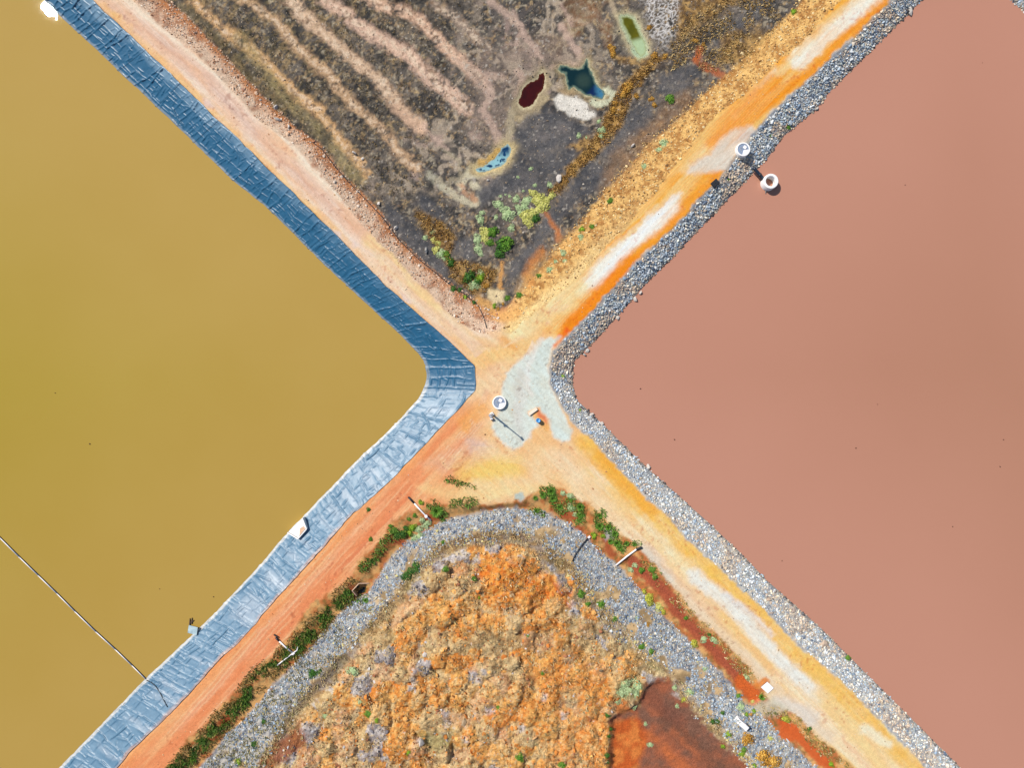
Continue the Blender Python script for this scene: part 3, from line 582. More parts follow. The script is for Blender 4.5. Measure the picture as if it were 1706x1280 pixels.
lay(ss(-3, 4, FAO) * ss(.60, .70, pn(px, py, 26, 158, 3)) * ss(6, 26, FAO), mixn(g2, .35, .65, alb(170, 140, 100), alb(228, 190, 140)))
mI = ss(-4, 6, FAI)
sB = pn(px, py, 7, 152, 3, .8); sC = pn(px, py, 24, 153, 4, .65)
lay(mI, mixn(sB * .6 + sC * .4, .34, .66, alb(186, 146, 96), alb(246, 214, 160)))
lay(mI * ss(.54, .68, sC) * .5, alb(146, 118, 84)); lay(mI * ss(62, 20, FAI) * ss(.36, .6, sB * .6 + sC * .4) * .75 * ss(1180, 1000, py), alb(128, 102, 74)); lay(mI * ss(.58, .68, pn(px, py, 30, 159, 3)) * .6, alb(176, 164, 160)); lay(mI * ss(.62, .74, pn(px, py, 40, 154, 3)) * .4, alb(150, 146, 92))
hid = heapid[np.clip(((wpy - RY[0]) / RS + .5).astype(int), 0, len(RY) - 1), np.clip(((wpx - RX[0]) / RS + .5).astype(int), 0, len(RX) - 1)]
hh = sample(heap, wpx, wpy)
keys = np.array([h_[4] for h_ in HEAPS] + list('oymgt'))
hk = keys[hid]
om = omask(wpx, wpy)
lay(mI * om * .45, mixn(sB * .6 + sC * .4, .34, .66, alb(226, 142, 72), alb(250, 196, 128)))
hm = mI * ss(.06, .36, hh + (sB - .5) * .3)
for kk, ca, cb, a_ in (('o', alb(240, 144, 58), alb(255, 192, 108), .92), ('y', alb(250, 184, 104), alb(255, 212, 150), .9), ('m', alb(230, 164, 112), alb(246, 200, 152), .8), ('g', alb(160, 150, 152), alb(230, 220, 216), .9), ('t', alb(214, 174, 120), alb(246, 212, 156), .6)):
    lay(hm * (hk == kk) * a_, mixn(sB * .6 + sC * .4, .35, .65, ca, cb))
lay(mI * ss(.62, .76, pn(px, py, 6, 155, 2, .8)) * .45, alb(150, 104, 62)); lay(mI * ss(.60, .74, pn(px, py, 5, 156, 2, .8)) * .6, alb(246, 216, 160))
patch([(800, 925), (850, 925), (910, 960), (955, 985), (950, 1010), (900, 1010), (860, 985), (820, 1000), (795, 960)], mixn(g3, .3, .7, alb(228, 118, 34), alb(254, 176, 84))[win([(795, 925), (955, 1010)], 10)], .85, 10, ss(.3, .5, g2) * .6 + .45)
patch([(860, 1090), (960, 1075), (1020, 1130), (1010, 1200), (960, 1240), (880, 1180)], mixn(g3, .3, .7, alb(230, 134, 52), alb(250, 178, 96))[win([(860, 1075), (1020, 1240)], 16)], .6, 16, ss(.35, .55, g2))
patch([(960, 1160), (1015, 1170), (1012, 1280), (900, 1290), (930, 1230)], mixn(g3, .3, .7, alb(240, 150, 72), alb(252, 194, 124))[win([(900, 1160), (1015, 1290)], 12)], .75, 12, ss(.3, .5, g2) * .7 + .3)
stroke([(690, 940), (760, 905), (830, 895), (890, 905), (950, 950)], 12, alb(124, 92, 60), .65, 10, ss(.38, .6, g2)); stroke([(990, 1050), (960, 1080), (860, 1060), (780, 1070)], 14, alb(150, 116, 76), .5, 12, ss(.4, .6, g2))
lay(mI * ss(.74, .84, pn(px, py, 6, 46, 3, .8)) * .7, alb(226, 212, 204))
for q in ((709, 1105), (690, 1120), (688, 1136), (805, 1122), (798, 1135), (785, 1125), (742, 1205), (740, 1225), (697, 1235), (775, 1232), (812, 1188), (820, 1185), (740, 1190), (953, 1018), (906, 1162), (940, 1192), (870, 1215)):
    patch([(q[0] - 5, q[1] - 6), (q[0] + 5, q[1] - 5), (q[0] + 5, q[1] + 5), (q[0] - 4, q[1] + 6)], alb(232, 222, 222), .85, 3.5, g3 * .6 + .5)
stroke([(575, 1100), (540, 1130), (505, 1165), (480, 1200), (470, 1225)], 9, alb(104, 92, 86), .8, 7, g2 + .3); patch([(470, 1230), (500, 1205), (512, 1240), (480, 1270), (440, 1290), (430, 1275)], alb(160, 92, 56), .9, 6)
patch([(690, 1220), (750, 1218), (758, 1245), (725, 1255)], alb(156, 150, 92), .6, 8)
# red flat and gullies
mR = ss(-7, 7, FR + (g2 - .5) * 26)
lay(mR, mixn(g1 * .5 + g2 * .5, .35, .65, alb(142, 98, 78), alb(178, 104, 72)))
patch([(1022, 1205), (1060, 1195), (1082, 1225), (1060, 1285), (1015, 1290)], mixn(g2, .3, .7, alb(212, 100, 40), alb(240, 140, 66))[win([(1015, 1195), (1082, 1290)], 8)], .95, 8)
stroke([(1080, 1225), (1105, 1245), (1130, 1270), (1150, 1290)], 9, alb(216, 118, 66), .8, 8, g2 + .3); stroke([(1110, 1205), (1150, 1240), (1190, 1270), (1230, 1300)], 14, alb(112, 78, 60), .7, 10, n_dn * 1.4)
stroke([(1075, 1150), (1100, 1180), (1130, 1200)], 12, alb(136, 84, 66), .6, 9); stroke([(1120, 1215), (1160, 1260)], 4, alb(224, 124, 76), .6, 4, g2)
patch([(1030, 1140), (1055, 1125), (1072, 1142), (1065, 1160), (1040, 1168), (1025, 1160)], alb(150, 152, 96), .6, 6); patch([(1020, 1165), (1045, 1168), (1050, 1185), (1025, 1190)], alb(234, 134, 60), .85, 5)
stroke(gul, 10.5, alb(192, 98, 64), .97, 3); stroke(gul, 4, alb(172, 84, 62), .6, 5); stroke([(1235, 1135), (1252, 1152), (1258, 1162)], 10, alb(232, 110, 44), .9, 4)
stroke([(1262, 1140), (1275, 1135)], 6, alb(238, 140, 62), .9, 4)
stroke([(1303, 1203), (1318, 1215), (1340, 1240), (1362, 1262), (1378, 1275), (1400, 1300)], 8, alb(228, 104, 48), .95, 3); patch([(1296, 1222), (1306, 1200), (1326, 1208), (1335, 1232), (1318, 1238)], alb(230, 106, 48), .95, 3)
patch([(1200, 1170), (1222, 1188), (1238, 1200), (1248, 1222), (1262, 1240), (1290, 1258), (1275, 1262), (1240, 1230), (1215, 1210), (1195, 1185)], alb(214, 214, 214), .9, 5)
patch([(1240, 1175), (1290, 1165), (1320, 1185), (1280, 1195), (1250, 1190)], alb(220, 210, 184), .8, 8)
# wet foot of the bank where water laps
C *= (1 - .35 * (ss(.25, .02, z - ZR) * (FRO > 0) * (z < -1)))[..., None]
C[:] = np.clip(C * (.9 + .2 * g4)[..., None], .004, .84)

# split the sheet by kind of ground, leave out what lies deep under the ponds
idx = np.arange(SH[0] * SH[1]).reshape(SH)
quads = np.stack([idx[1:, :-1], idx[1:, 1:], idx[:-1, 1:], idx[:-1, :-1]], -1).reshape(-1, 4)
ctr = lambda A: (A[1:, :-1] + A[1:, 1:] + A[:-1, 1:] + A[:-1, :-1]).ravel() / 4
pxc, pyc, zc = ctr(px), ctr(py), ctr(z)
inframe = (pxc > -260) & (pxc < 1966) & (pyc > -260) & (pyc < 1540)
sT, sB, sD, sAO, sAI, sR, sL, sRO, sRW = (sample(S[k_], pxc, pyc) for k_ in ('T', 'B', 'D', 'AO', 'AI', 'R', 'L', 'RO', 'RW'))
deep = (zc < -2.6) & inframe
zone = np.full(len(quads), 0)
zone[inframe & (sL < 0) & (sRO < 0)] = 1
zone[inframe & (sB > 0)] = 2; zone[inframe & (sT > 0)] = 3; zone[inframe & (sD > 0)] = 4; zone[inframe & (sAI > 0)] = 5; zone[inframe & (sR > 0) & (sD > 0)] = 6
zone[(seg_d(pxc, pyc, gul, False) < 11) & inframe] = 7
Vf = np.stack([X, Y, z], -1).reshape(-1, 3); Cf = C.reshape(-1, 3)
NAMES = {0: 'ground', 1: 'dirt_road', 2: 'earth_bank', 3: 'tailings_ground', 4: 'drain_ground', 5: 'spoil_ground', 6: 'red_flat', 7: 'gully'}
for zid, nm in NAMES.items():
    q = quads[(zone == zid) & ~deep]
    u_, inv = np.unique(q, return_inverse=True)
    tag(mesh_obj(nm, Vf[u_], inv.reshape(-1, 4), {3: M_TAIL, 5: M_SPOIL, 2: M_TAIL, 6: M_TAIL, 7: M_TAIL}.get(zid, M_GROUND), Cf[u_]), kind='structure')
del quads, idx

# ------------------------------------------------------------------ the two ponds
def pond(name, poly, zw, mat, colf, step=18):
    xs = np.arange(min(p[0] for p in poly), max(p[0] for p in poly) + step, step); ys = np.arange(min(p[1] for p in poly), max(p[1] for p in poly) + step, step)
    A, B = np.meshgrid(xs, ys); ok = (sdf(A, B, poly) > -70)
    i = np.arange(A.size).reshape(A.shape); f = np.stack([i[1:, :-1], i[1:, 1:], i[:-1, 1:], i[:-1, :-1]], -1).reshape(-1, 4)
    f = f[ok.ravel()[f].all(1)]; u_, inv = np.unique(f, return_inverse=True)
    v = Wa(A.ravel(), B.ravel(), np.full(A.size, zw))
    return tag(mesh_obj(name, v[u_], inv.reshape(-1, 4), mat, colf(A.ravel(), B.ravel())[u_], smooth=False), kind='structure')
LW = [b for a, b in LINER]
LPOLY = [(x, y) for x, y in LW] + [(-900, 2200), (-2500, 600), (-1000, -1000)]
def leftcol(x, y):                                # more olive away from the shore
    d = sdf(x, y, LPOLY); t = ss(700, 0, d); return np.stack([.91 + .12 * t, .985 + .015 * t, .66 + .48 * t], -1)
def rightcol(x, y):  # view-angle hotspot painted in: water colour paler near the shore
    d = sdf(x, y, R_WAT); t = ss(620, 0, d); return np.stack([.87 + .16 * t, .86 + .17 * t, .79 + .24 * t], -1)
M_WL = water_mat('olive_brown_water', tuple(alb(188, 154, 68)), tuple(alb(195, 162, 80)), .022, .008)
M_WR = water_mat('salmon_water', tuple(alb(200, 142, 119)), tuple(alb(204, 146, 123)), .022, .03)
pond('pond_water', LPOLY, ZL, M_WL, leftcol); pond('pond_water', R_WAT, ZR, M_WR, rightcol)

# puddles on the tailings
def puddle(key, cols, lab):
    p = PUDDLES[key]; n = 10; cx = sum(a for a, b in p) / len(p); cy = sum(b for a, b in p) / len(p)
    xs = np.arange(min(a for a, b in p) - 4, max(a for a, b in p) + 5, .9); ys = np.arange(min(b for a, b in p) - 4, max(b for a, b in p) + 5, .9)
    A, B = np.meshgrid(xs, ys); wa = A + (pn(A, B, 5, 71, 2) - .5) * 3.4; wb = B + (pn(A, B, 5, 72, 2) - .5) * 3.4
    d = sdf(wa, wb, p); zb = float(sample(Z, np.array([cx]), np.array([cy]))[0])
    zw = -1.3 - .1
    i = np.arange(A.size).reshape(A.shape); f = np.stack([i[1:, :-1], i[1:, 1:], i[:-1, 1:], i[:-1, :-1]], -1).reshape(-1, 4)
    f = f[(d.ravel()[f] > -1.2).all(1)]; u_, inv = np.unique(f, return_inverse=True)
    c = cols(A, B, d).reshape(-1, 3); v = Wa(A.ravel(), B.ravel(), np.full(A.size, zw))
    tag(mesh_obj('puddle', v[u_], inv.reshape(-1, 4), M_PUDDLE, c[u_], smooth=False), lab, None, None, 'structure')
def lerp(a, b, t): t = np.asarray(t)[..., None]; return np.asarray(a) * (1 - t) + np.asarray(b) * t
puddle('red', lambda A, B, d: lerp(alb(92, 44, 24), lerp(alb(52, 6, 4), alb(74, 14, 6), pn(A, B, 9, 3, 2)), ss(-1, 2.6, d)), 'dark red puddle')
puddle('teal', lambda A, B, d: lerp(alb(120, 140, 120), lerp(lerp(alb(14, 48, 54), alb(52, 72, 66), ss(18, 5, np.hypot(A - 972, B - 134))), lerp(alb(6, 42, 88), alb(70, 128, 160), ss(.45, .7, pn(A, B, 8, 4, 2)) * ss(985, 1000, A)), ss(.0, 8, A * .75 + B * .66 - 832)), ss(-1, 3.5, d)), 'dark teal and blue puddle')
puddle('olive', lambda A, B, d: lerp(alb(180, 190, 140), lerp(lerp(alb(84, 84, 8), alb(110, 104, 20), pn(A, B, 8, 5, 2)), alb(186, 206, 160), ss(60, 72, B + (A - 1058) * .3)), ss(-1, 3.5, d)), 'olive puddle fading to pale green')
puddle('blue', lambda A, B, d: lerp(alb(170, 196, 190), lerp(alb(12, 62, 104), alb(152, 200, 208), ss(.42, .56, pn(A, B, 4.5, 6, 3)) * ss(-6, 12, (266 - B) * -1 + 12)), ss(-1, 3.5, d)), 'blue puddle with pale crust')

# ------------------------------------------------------------------ plastic liner of the left pond
ca = np.array([a for a, b in LINER[0:]], float); wa_ = np.array([b for a, b in LINER[0:]], float)
ca, wa_ = ca[1:-1], wa_[1:-1]
mid = (ca + wa_) / 2; sd = np.concatenate([[0], np.cumsum(np.hypot(*np.diff(mid, axis=0).T))]) * MPP
ns = int(sd[-1] / .1); s = np.linspace(0, sd[-1], ns); nt_ = 74; t = np.linspace(-.10, 1.0, nt_)
def rs(P): return np.stack([np.interp(s, sd, P[:, 0]), np.interp(s, sd, P[:, 1])], -1)
def smooth(P, n):
    kern = np.ones(n) / n; Q = np.stack([np.convolve(np.pad(P[:, j], n // 2, 'edge'), kern, 'valid')[:len(P)] for j in (0, 1)], -1); return Q
cr = smooth(rs(ca), 7); wt = smooth(rs(wa_), 25)
scal = 3.2 * (np.abs(pn(s, s * 0, 3.2, 81, 2) - .5) * 2) + 2.2 * (pn(s, s * 0, 1.1, 82, 2) - .5)
dirn = (cr - wt) / np.hypot(*(cr - wt).T)[:, None]; cr = cr + dirn * (scal - 1.2)[:, None]
wt = wt + dirn * ((pn(s, s * 0, .9, 83, 2) - .5) * 1.6)[:, None]
wid = np.hypot(*(cr - wt).T) * MPP
TT, SS_ = np.meshgrid(t, s); TM = TT * wid[:, None]          # metres up the slope
PXl = wt[:, None, 0] + (cr - wt)[:, None, 0] * TT; PYl = wt[:, None, 1] + (cr - wt)[:, None, 1] * TT
zl = ZL + (0.05 - ZL) * TT
rl = np.random.default_rng(5); wr = np.zeros_like(zl); TN = t[1] - t[0]; DS = s[1] - s[0]
corner = sd[14]
def fold(s0, t0, s1, t1, hgt, sg):
    r = .4; a0, a1 = max(0, int((min(s0, s1) - r) / DS)), min(ns, int((max(s0, s1) + r) / DS) + 2)
    if a1 - a0 < 2: return
    ds = SS_[a0:a1] - s0; dt = TM[a0:a1] - t0; ex, ey = s1 - s0, t1 - t0; L2 = ex * ex + ey * ey + 1e-6
    q = np.clip((ds * ex + dt * ey) / L2, 0, 1); d = np.hypot(ds - q * ex, dt - q * ey)
    wr[a0:a1] = np.maximum(wr[a0:a1], np.exp(-(d / sg) ** 1.5) * hgt * (.75 + .25 * np.sin(q * 5)))
sx = 0.3; prev = None
while sx < s[-1] - .5:                             # quilted folds: up the slope, with short cross folds between them
    w_ = float(wid[min(int(sx / DS), ns - 1)]); nr = 6; tt_ = np.linspace(0, w_, nr) + np.r_[0, rl.normal(0, .18, nr - 2), 0]
    xx = sx + np.cumsum(rl.normal(0, .13, nr)); strong = rl.random() < .3
    for j in range(nr - 1):
        if strong or rl.random() < .62: fold(xx[j], tt_[j], xx[j + 1], tt_[j + 1], rl.uniform(.08, .15) if strong else rl.uniform(.04, .11), rl.uniform(.07, .10))
        if prev is not None and rl.random() < .6:
            tq = rl.uniform(tt_[j], tt_[j + 1]); fold(np.interp(tq, prev[1], prev[0]), tq + rl.normal(0, .1), np.interp(tq, tt_, xx), tq, rl.uniform(.04, .11), rl.uniform(.06, .09))
    prev = (xx, tt_); sx += rl.uniform(.75, 1.7)
for i in range(1100):
    big = i < 40
    s0 = rl.uniform(0, s[-1]); j = int(s0 / DS); w_ = wid[min(j, ns - 1)]; t0 = rl.uniform(0, 1.0) * w_
    lower = s0 > corner
    if rl.random() < (.5 if lower else .55): ang = math.pi / 2 + rl.normal(0, .16)          # up the slope
    else: ang = rl.normal(0, .16) if rl.random() < .72 else rl.uniform(0, math.pi)
    ln = rl.uniform(1.4, 3.6) if big else rl.uniform(.35, 1.5); hgt = rl.uniform(.09, .17) if big else rl.uniform(.03, .09); sg = rl.uniform(.07, .115) if big else rl.uniform(.05, .08)
    r = ln / 2 + .5; a0, a1 = max(0, int((s0 - r) / DS)), min(ns, int((s0 + r) / DS) + 2)
    if a1 - a0 < 2: continue
    ds = SS_[a0:a1] - s0; dt = TM[a0:a1] - t0
    u_ = ds * math.cos(ang) + dt * math.sin(ang); v_ = -ds * math.sin(ang) + dt * math.cos(ang) + .05 * np.sin(u_ * 1.7 + i)
    prof = np.exp(-(np.abs(v_) / sg) ** 1.5) * ss(ln / 2 + .3, ln / 2 - .3, np.abs(u_)) * hgt
    wr[a0:a1] = np.maximum(wr[a0:a1], prof)
wr += .07 * (pn(SS_ * 1.0, TM, 1.6, 84, 2) - .5) + .02 * (np.abs(pn(SS_, TM, .5, 85, 2) - .5))
edge = ss(-.05, .03, TT) * ss(1.0, .95, TT)
zl = zl + wr * edge * 1.45
zl = np.where(TT < 0, ZL + TT * wid[:, None] * .42, zl)
# colour: dark blue-grey sheet, pale tone painted for sunlit lower bank and crest sheen, dried scum line at the water's edge, earth washed over the top
DARK = alb(30, 100, 138); LIT_TONE = alb(142, 172, 194)
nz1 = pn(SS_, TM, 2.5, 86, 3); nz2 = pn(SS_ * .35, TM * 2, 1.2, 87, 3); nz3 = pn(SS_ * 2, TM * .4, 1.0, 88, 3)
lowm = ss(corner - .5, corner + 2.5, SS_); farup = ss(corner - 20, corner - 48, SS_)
lit_mix = lowm * (.42 + .4 * (nz1 - .35) + .25 * (nz3 - .5)) + (1 - lowm) * (ss(.58, .88, TT + (nz2 - .5) * .55 + (nz1 - .5) * .3) * (.14 + .55 * farup) * (.6 + .8 * (nz3 - .2)) + .03 * nz1)
flat_ = ss(.085, .015, wr); lit_mix = np.clip(lit_mix * (.62 + .42 * flat_), 0, 1)  # fold ridges darkened in the colour to strengthen their shading
cl = lerp(DARK, LIT_TONE, lit_mix)
scum = ss(.085, .04, TT + (nz3 - .5) * .05) * (.3 + .5 * lowm); cl = lerp(cl, np.clip(np.broadcast_to(alb(226, 222, 216), cl.shape), 0, .84), scum)
cl = lerp(cl, np.broadcast_to(alb(70, 62, 44), cl.shape), ss(.004, -.008, TT) * .8)
soil = ss(.90, 1.0, TT + (nz1 - .5) * .16) * lowm * ss(corner + 14, corner + 30, SS_); cl = lerp(cl, np.broadcast_to(alb(214, 160, 128), cl.shape), soil * .7)
for _ in range(26):                                # pale silt washed down in tongues on the lower bank
    s0 = rl.uniform(corner + 4, s[-1]); w_ = rl.uniform(.3, 1.1); m_ = ss(w_, w_ * .3, np.abs(SS_ - s0 + (nz2 - .5))) * ss(.15, .5, TT); cl = lerp(cl, np.broadcast_to(alb(186, 196, 208), cl.shape), m_ * .38)
cl = lerp(cl, np.broadcast_to(alb(24, 40, 58), cl.shape), ss(.985, .995, TT) * .9)  # shadow line of the crest edge painted into the colour
lroot = empty('pond_liner', W(792, 625, 0), 'crumpled blue grey plastic liner covering the banks of the brown pond', 'pond liner')
Vl = Wa(PXl, PYl, zl) - np.array(lroot.location)
cut = [0]
while cut[-1] < ns - 40: cut.append(cut[-1] + int(rl.uniform(6.4, 7.6) / DS))
cut[-1] = ns - 1
for a, b in zip(cut[:-1], cut[1:]):
    b2 = min(ns, b + 3); v = Vl[a:b2].copy(); m = v.shape[0]
    if m > 4: v[-3:, :, 2] += .035; v[-4, :, 2] += .015
    i = np.arange(m * nt_).reshape(m, nt_); f = np.stack([i[:-1, :-1], i[:-1, 1:], i[1:, 1:], i[1:, :-1]], -1).reshape(-1, 4)
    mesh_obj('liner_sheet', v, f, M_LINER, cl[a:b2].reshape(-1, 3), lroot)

# ------------------------------------------------------------------ loose stones
import itertools
ph = (1 + 5 ** .5) / 2
ICO_V = np.array([(-1, ph, 0), (1, ph, 0), (-1, -ph, 0), (1, -ph, 0), (0, -1, ph), (0, 1, ph), (0, -1, -ph), (0, 1, -ph), (ph, 0, -1), (ph, 0, 1), (-ph, 0, -1), (-ph, 0, 1)]) / math.hypot(1, ph)
ICO_F = np.array([(0, 11, 5), (0, 5, 1), (0, 1, 7), (0, 7, 10), (0, 10, 11), (1, 5, 9), (5, 11, 4), (11, 10, 2), (10, 7, 6), (7, 1, 8), (3, 9, 4), (3, 4, 2), (3, 2, 6), (3, 6, 8), (3, 8, 9), (4, 9, 5), (2, 4, 11), (6, 2, 10), (8, 6, 7), (9, 8, 1)])
OCT_V = np.array([(1, 0, 0), (0, 1, 0), (-1, 0, 0), (0, -1, 0), (0, 0, 1), (0, 0, -1)], float)
OCT_F = np.array([(0, 1, 4), (1, 2, 4), (2, 3, 4), (3, 0, 4), (1, 0, 5), (2, 1, 5), (3, 2, 5), (0, 3, 5)])
def stones_geo(pos, size, rg, proto='ico', flat=(.32, .62)):
    PV, PF = (ICO_V, ICO_F) if proto == 'ico' else (OCT_V, OCT_F)
    n = len(pos); v = np.repeat(PV[None], n, 0) * (1 + rg.uniform(-.28, .28, (n, len(PV), 1)))
    v = v * np.stack([rg.uniform(.75, 1.3, n), rg.uniform(.65, 1.05, n), rg.uniform(*flat, n)], -1)[:, None]
    q = rg.normal(size=(n, 4)); q[:, 1:3] *= .45; q /= np.linalg.norm(q, axis=1, keepdims=True); w, x, y, zz = q.T
    R = np.stack([1 - 2 * (y * y + zz * zz), 2 * (x * y - zz * w), 2 * (x * zz + y * w), 2 * (x * y + zz * w), 1 - 2 * (x * x + zz * zz), 2 * (y * zz - x * w), 2 * (x * zz - y * w), 2 * (y * zz + x * w), 1 - 2 * (x * x + y * y)], -1).reshape(n, 3, 3)
    v = np.einsum('nij,nkj->nki', R, v) * (size / 2)[:, None, None]
    return v, PF
def pal(cols, p, n, rg, jit=.16):
    c = np.array([alb(*q) for q in cols])[rg.choice(len(cols), n, p=np.array(p) / sum(p))]; return np.clip(c * (1 + rg.normal(0, jit, (n, 1))), .01, .8)
GREY = [(192, 204, 216), (150, 168, 188), (104, 116, 136), (228, 230, 232), (214, 198, 180), (180, 188, 188), (240, 230, 212)]
def scatter(px_, py_, size, cols, name, parent, kind, mat, rg, proto='ico', big=0, sink=.18, zoff=0):
    zz = hz(px_, py_) + size * (.22 - sink) + zoff
    pos = Wa(px_, py_, zz); v, Fq = stones_geo(pos, size, rg, proto)
    order = np.argsort(-size); nb = Fq.shape[0]
    bigs, rest = order[:big], order[big:]
    base = np.array(parent.location) if parent else np.zeros(3)
    for i in bigs:
        o = mesh_obj('rock', v[i], Fq, mat, np.repeat(cols[i][None], v.shape[1], 0), parent, smooth=False); o.location = pos[i] - base
    vv = (v[rest] + (pos[rest] - base)[:, None]).reshape(-1, 3); m = v.shape[1]
    ff = (Fq[None] + (np.arange(len(rest)) * m)[:, None, None]).reshape(-1, 3)
    return tag(mesh_obj(name, vv, ff, mat, np.repeat(cols[rest], m, 0), parent, smooth=False), kind=kind)
def pts_in(x0, x1, y0, y1, sp, test, rg):
    xs, ys = np.meshgrid(np.arange(x0, x1, sp), np.arange(y0, y1, sp)); xs = xs.ravel() + rg.uniform(-.6, .6, xs.size) * sp; ys = ys.ravel() + rg.uniform(-.6, .6, ys.size) * sp
    k_ = test(xs, ys); return xs[k_], ys[k_]
rg = np.random.default_rng(21)
def wob(x, y, a=5): return (pn(x, y, 12, 55, 3) - .5) * a * 2
t_up = lambda x, y: (sample(S['RO'], x, y) + wob(x, y, 3) > 2.5) & (sample(S['RW'], x, y) < .5 + wob(x, y, 2)) & (x < 1712)
for part, ycond, lab in (('n', lambda y: y < 632, 'grey broken rock facing the pond bank below the orange road'), ('s', lambda y: y >= 632, 'pale grey broken rock facing the pond bank beside the lower cream road')):
    bx, by = pts_in(900, 1712, -45, 1325, 2.55, lambda x, y: t_up(x, y) & ycond(y), rg)
    n = len(bx); size = np.clip(rg.lognormal(math.log(.255 if part == 'n' else .22), .34, n), .1, .6); blob = pn(bx, by, 26, 56, 2)
    c1 = pal(GREY, (4, 2.6, 1.2, 3, 1.2, 2.6, 1.6) if part == 'n' else (4, 1.6, .5, 5.5, 1.6, 3, 3), n, rg); c2 = pal([(206, 180, 158), (226, 204, 176), (170, 152, 140), (240, 226, 206), (140, 128, 122)], (3, 3, 2, 2, 1), n, rg)
    c_ = np.where((blob + rg.normal(0, .09, n) > .57)[:, None], c2, c1)
    nearw = ss(7, 0, -sample(S['RW'], bx, by)); c_ = np.where((rg.random(n) < nearw * .6)[:, None], pal([(90, 84, 84), (150, 136, 120), (196, 180, 160)], (3, 2, 1.2), n, rg), c_)
    c_ = np.clip(c_ * (1.30 if part == 's' else 1.16), .01, .8)
    big_m = rg.random(n) < .012; size[big_m] *= 1.9
    root = empty('rock_bank', W(1100, 420 if part == 'n' else 860, 0), lab, 'rock bank'); scatter(bx, by, size, c_, 'rock_fill', root, 'stuff', M_STONE, rg, big=150, zoff=.02)
# the corner of the far shore
bx, by = pts_in(1600, 1790, -60, 60, 3.4, lambda x, y: (sample(S['RO'], x, y) > 0) & (sample(S['RW'], x, y) < 3) & (x > 1640), rg)
root = empty('rock_bank', W(1700, 0, 0), 'small corner of rocky shore beyond the salmon pink water', 'rock bank'); n = len(bx)
scatter(bx, by, np.clip(rg.lognormal(math.log(.36), .25, n), .2, .7), pal(GREY, (3, 2, 1, 3, 3, 2, 3), n, rg), 'rock_fill', root, 'stuff', M_STONE, rg, big=20)
# inner drain lined with grey rock
bx, by = pts_in(300, 1420, 835, 1325, 2.7, lambda x, y: (sample(S['AO'], x, y) + wob(x, y, 7) > 0) & (sample(S['AI'], x, y) < 6 + wob(x, y, 9) + (pn(x, y, 34, 157, 3) - .5) * 46) & (rg.random(x.size) < .99 - .9 * ss(.60, .70, pn(x, y, 26, 158, 3)) * ss(6, 26, sample(S['AO'], x, y))) & ~((x < 560) & (y > 1120) & (pn(x, y, 16, 57, 2) > .62)) & ~inside(x, y, [(584, 985), (598, 970), (618, 972), (606, 992), (592, 1000)]), rg)
n = len(bx); size = np.clip(rg.lognormal(math.log(.25), .28, n), .12, .55)
inn = ss(18, 0, -sample(S['AI'], bx, by)); c_ = pal(GREY, (4, 3, 1.6, 2.4, 1.2, 2, 1), n, rg); c_ = np.where((rg.random(n) < (.08 + inn * .5))[:, None], pal([(220, 196, 150), (186, 156, 116), (232, 216, 150)], (1, 1, .6), n, rg), c_)
root = empty('rock_drain', W(860, 866, 0), 'curving drain filled with grey broken rock around the orange spoil heaps', 'rock drain')
scatter(bx, by, size, c_, 'rock_fill', root, 'stuff', M_STONE, rg, big=150)
# rubble on the two banks beside the tailings, clods on the heaps
bx, by = pts_in(200, 830, -45, 560, 3.1, lambda x, y: (sample(S['B'], x, y) > 1) & (sample(S['T'], x, y) < 3) & (x + (y - 520) * .3 < 845) & (pn(x, y, 10, 58, 2) + .35 * band(sample(S['B'], x, y), sample(S['T'], x, y)) > .46), rg); n = len(bx)
root = empty('rubble_bank', W(560, 300, 0), 'pinkish rubble slope between the liner road and the striped tailings', 'rubble slope')
scatter(bx, by, np.clip(rg.lognormal(math.log(.19), .38, n), .09, .6), pal([(240, 200, 168), (226, 172, 134), (250, 228, 208), (206, 140, 100), (176, 132, 110)], (4, 3, 3, 1.5, .6), n, rg), 'rubble_fill', root, 'stuff', M_STONE, rg, big=80)
bx, by = pts_in(830, 1480, -45, 560, 3.4, lambda x, y: (sample(S['B'], x, y) + wob(x, y, 4) > 1) & (sample(S['T'], x, y) < 6 + wob(x, y, 6)) & (x + (y - 520) * .3 > 845) & (rg.random(x.size) < .8 - .45 * ss(380, 500, y)), rg); n = len(bx)
root = empty('rubble_bank', W(1080, 290, 0), 'ochre gravel slope between the tailings and the orange road', 'rubble slope')
scatter(bx, by, np.clip(rg.lognormal(math.log(.23), .3, n), .1, .6), pal([(244, 200, 130), (226, 174, 106), (252, 222, 166), (186, 134, 78), (150, 110, 70)], (4, 3, 3, 1.5, .8), n, rg), 'gravel_fill', root, 'stuff', M_STONE, rg, big=60)
bx, by = pts_in(440, 1090, 905, 1325, 5.2, lambda x, y: (sample(S['AI'], x, y) > 6) & (sample(S['R'], x, y) < -5) & (sample(heap, x, y) > .22) & (rg.random(x.size) < .42), rg); n = len(bx)
hidx = heapid[np.clip(((by - RY[0]) / RS + .5).astype(int), 0, len(RY) - 1), np.clip(((bx - RX[0]) / RS + .5).astype(int), 0, len(RX) - 1)]; hk2 = keys[hidx]
c_ = pal([(240, 152, 70), (252, 184, 104), (216, 128, 56), (236, 184, 126)], (3, 3, 2, 2), n, rg); c_ = np.where((hk2 == 'g')[:, None], pal([(150, 144, 150), (222, 218, 220), (96, 92, 98)], (2, 2, 1), n, rg), c_); c_ = np.where(((hk2 == 't') | (hk2 == 'm'))[:, None] & (rg.random(n) < .45)[:, None], pal([(216, 186, 150), (186, 120, 84), (224, 214, 208)], (2, 2, 1), n, rg), c_)
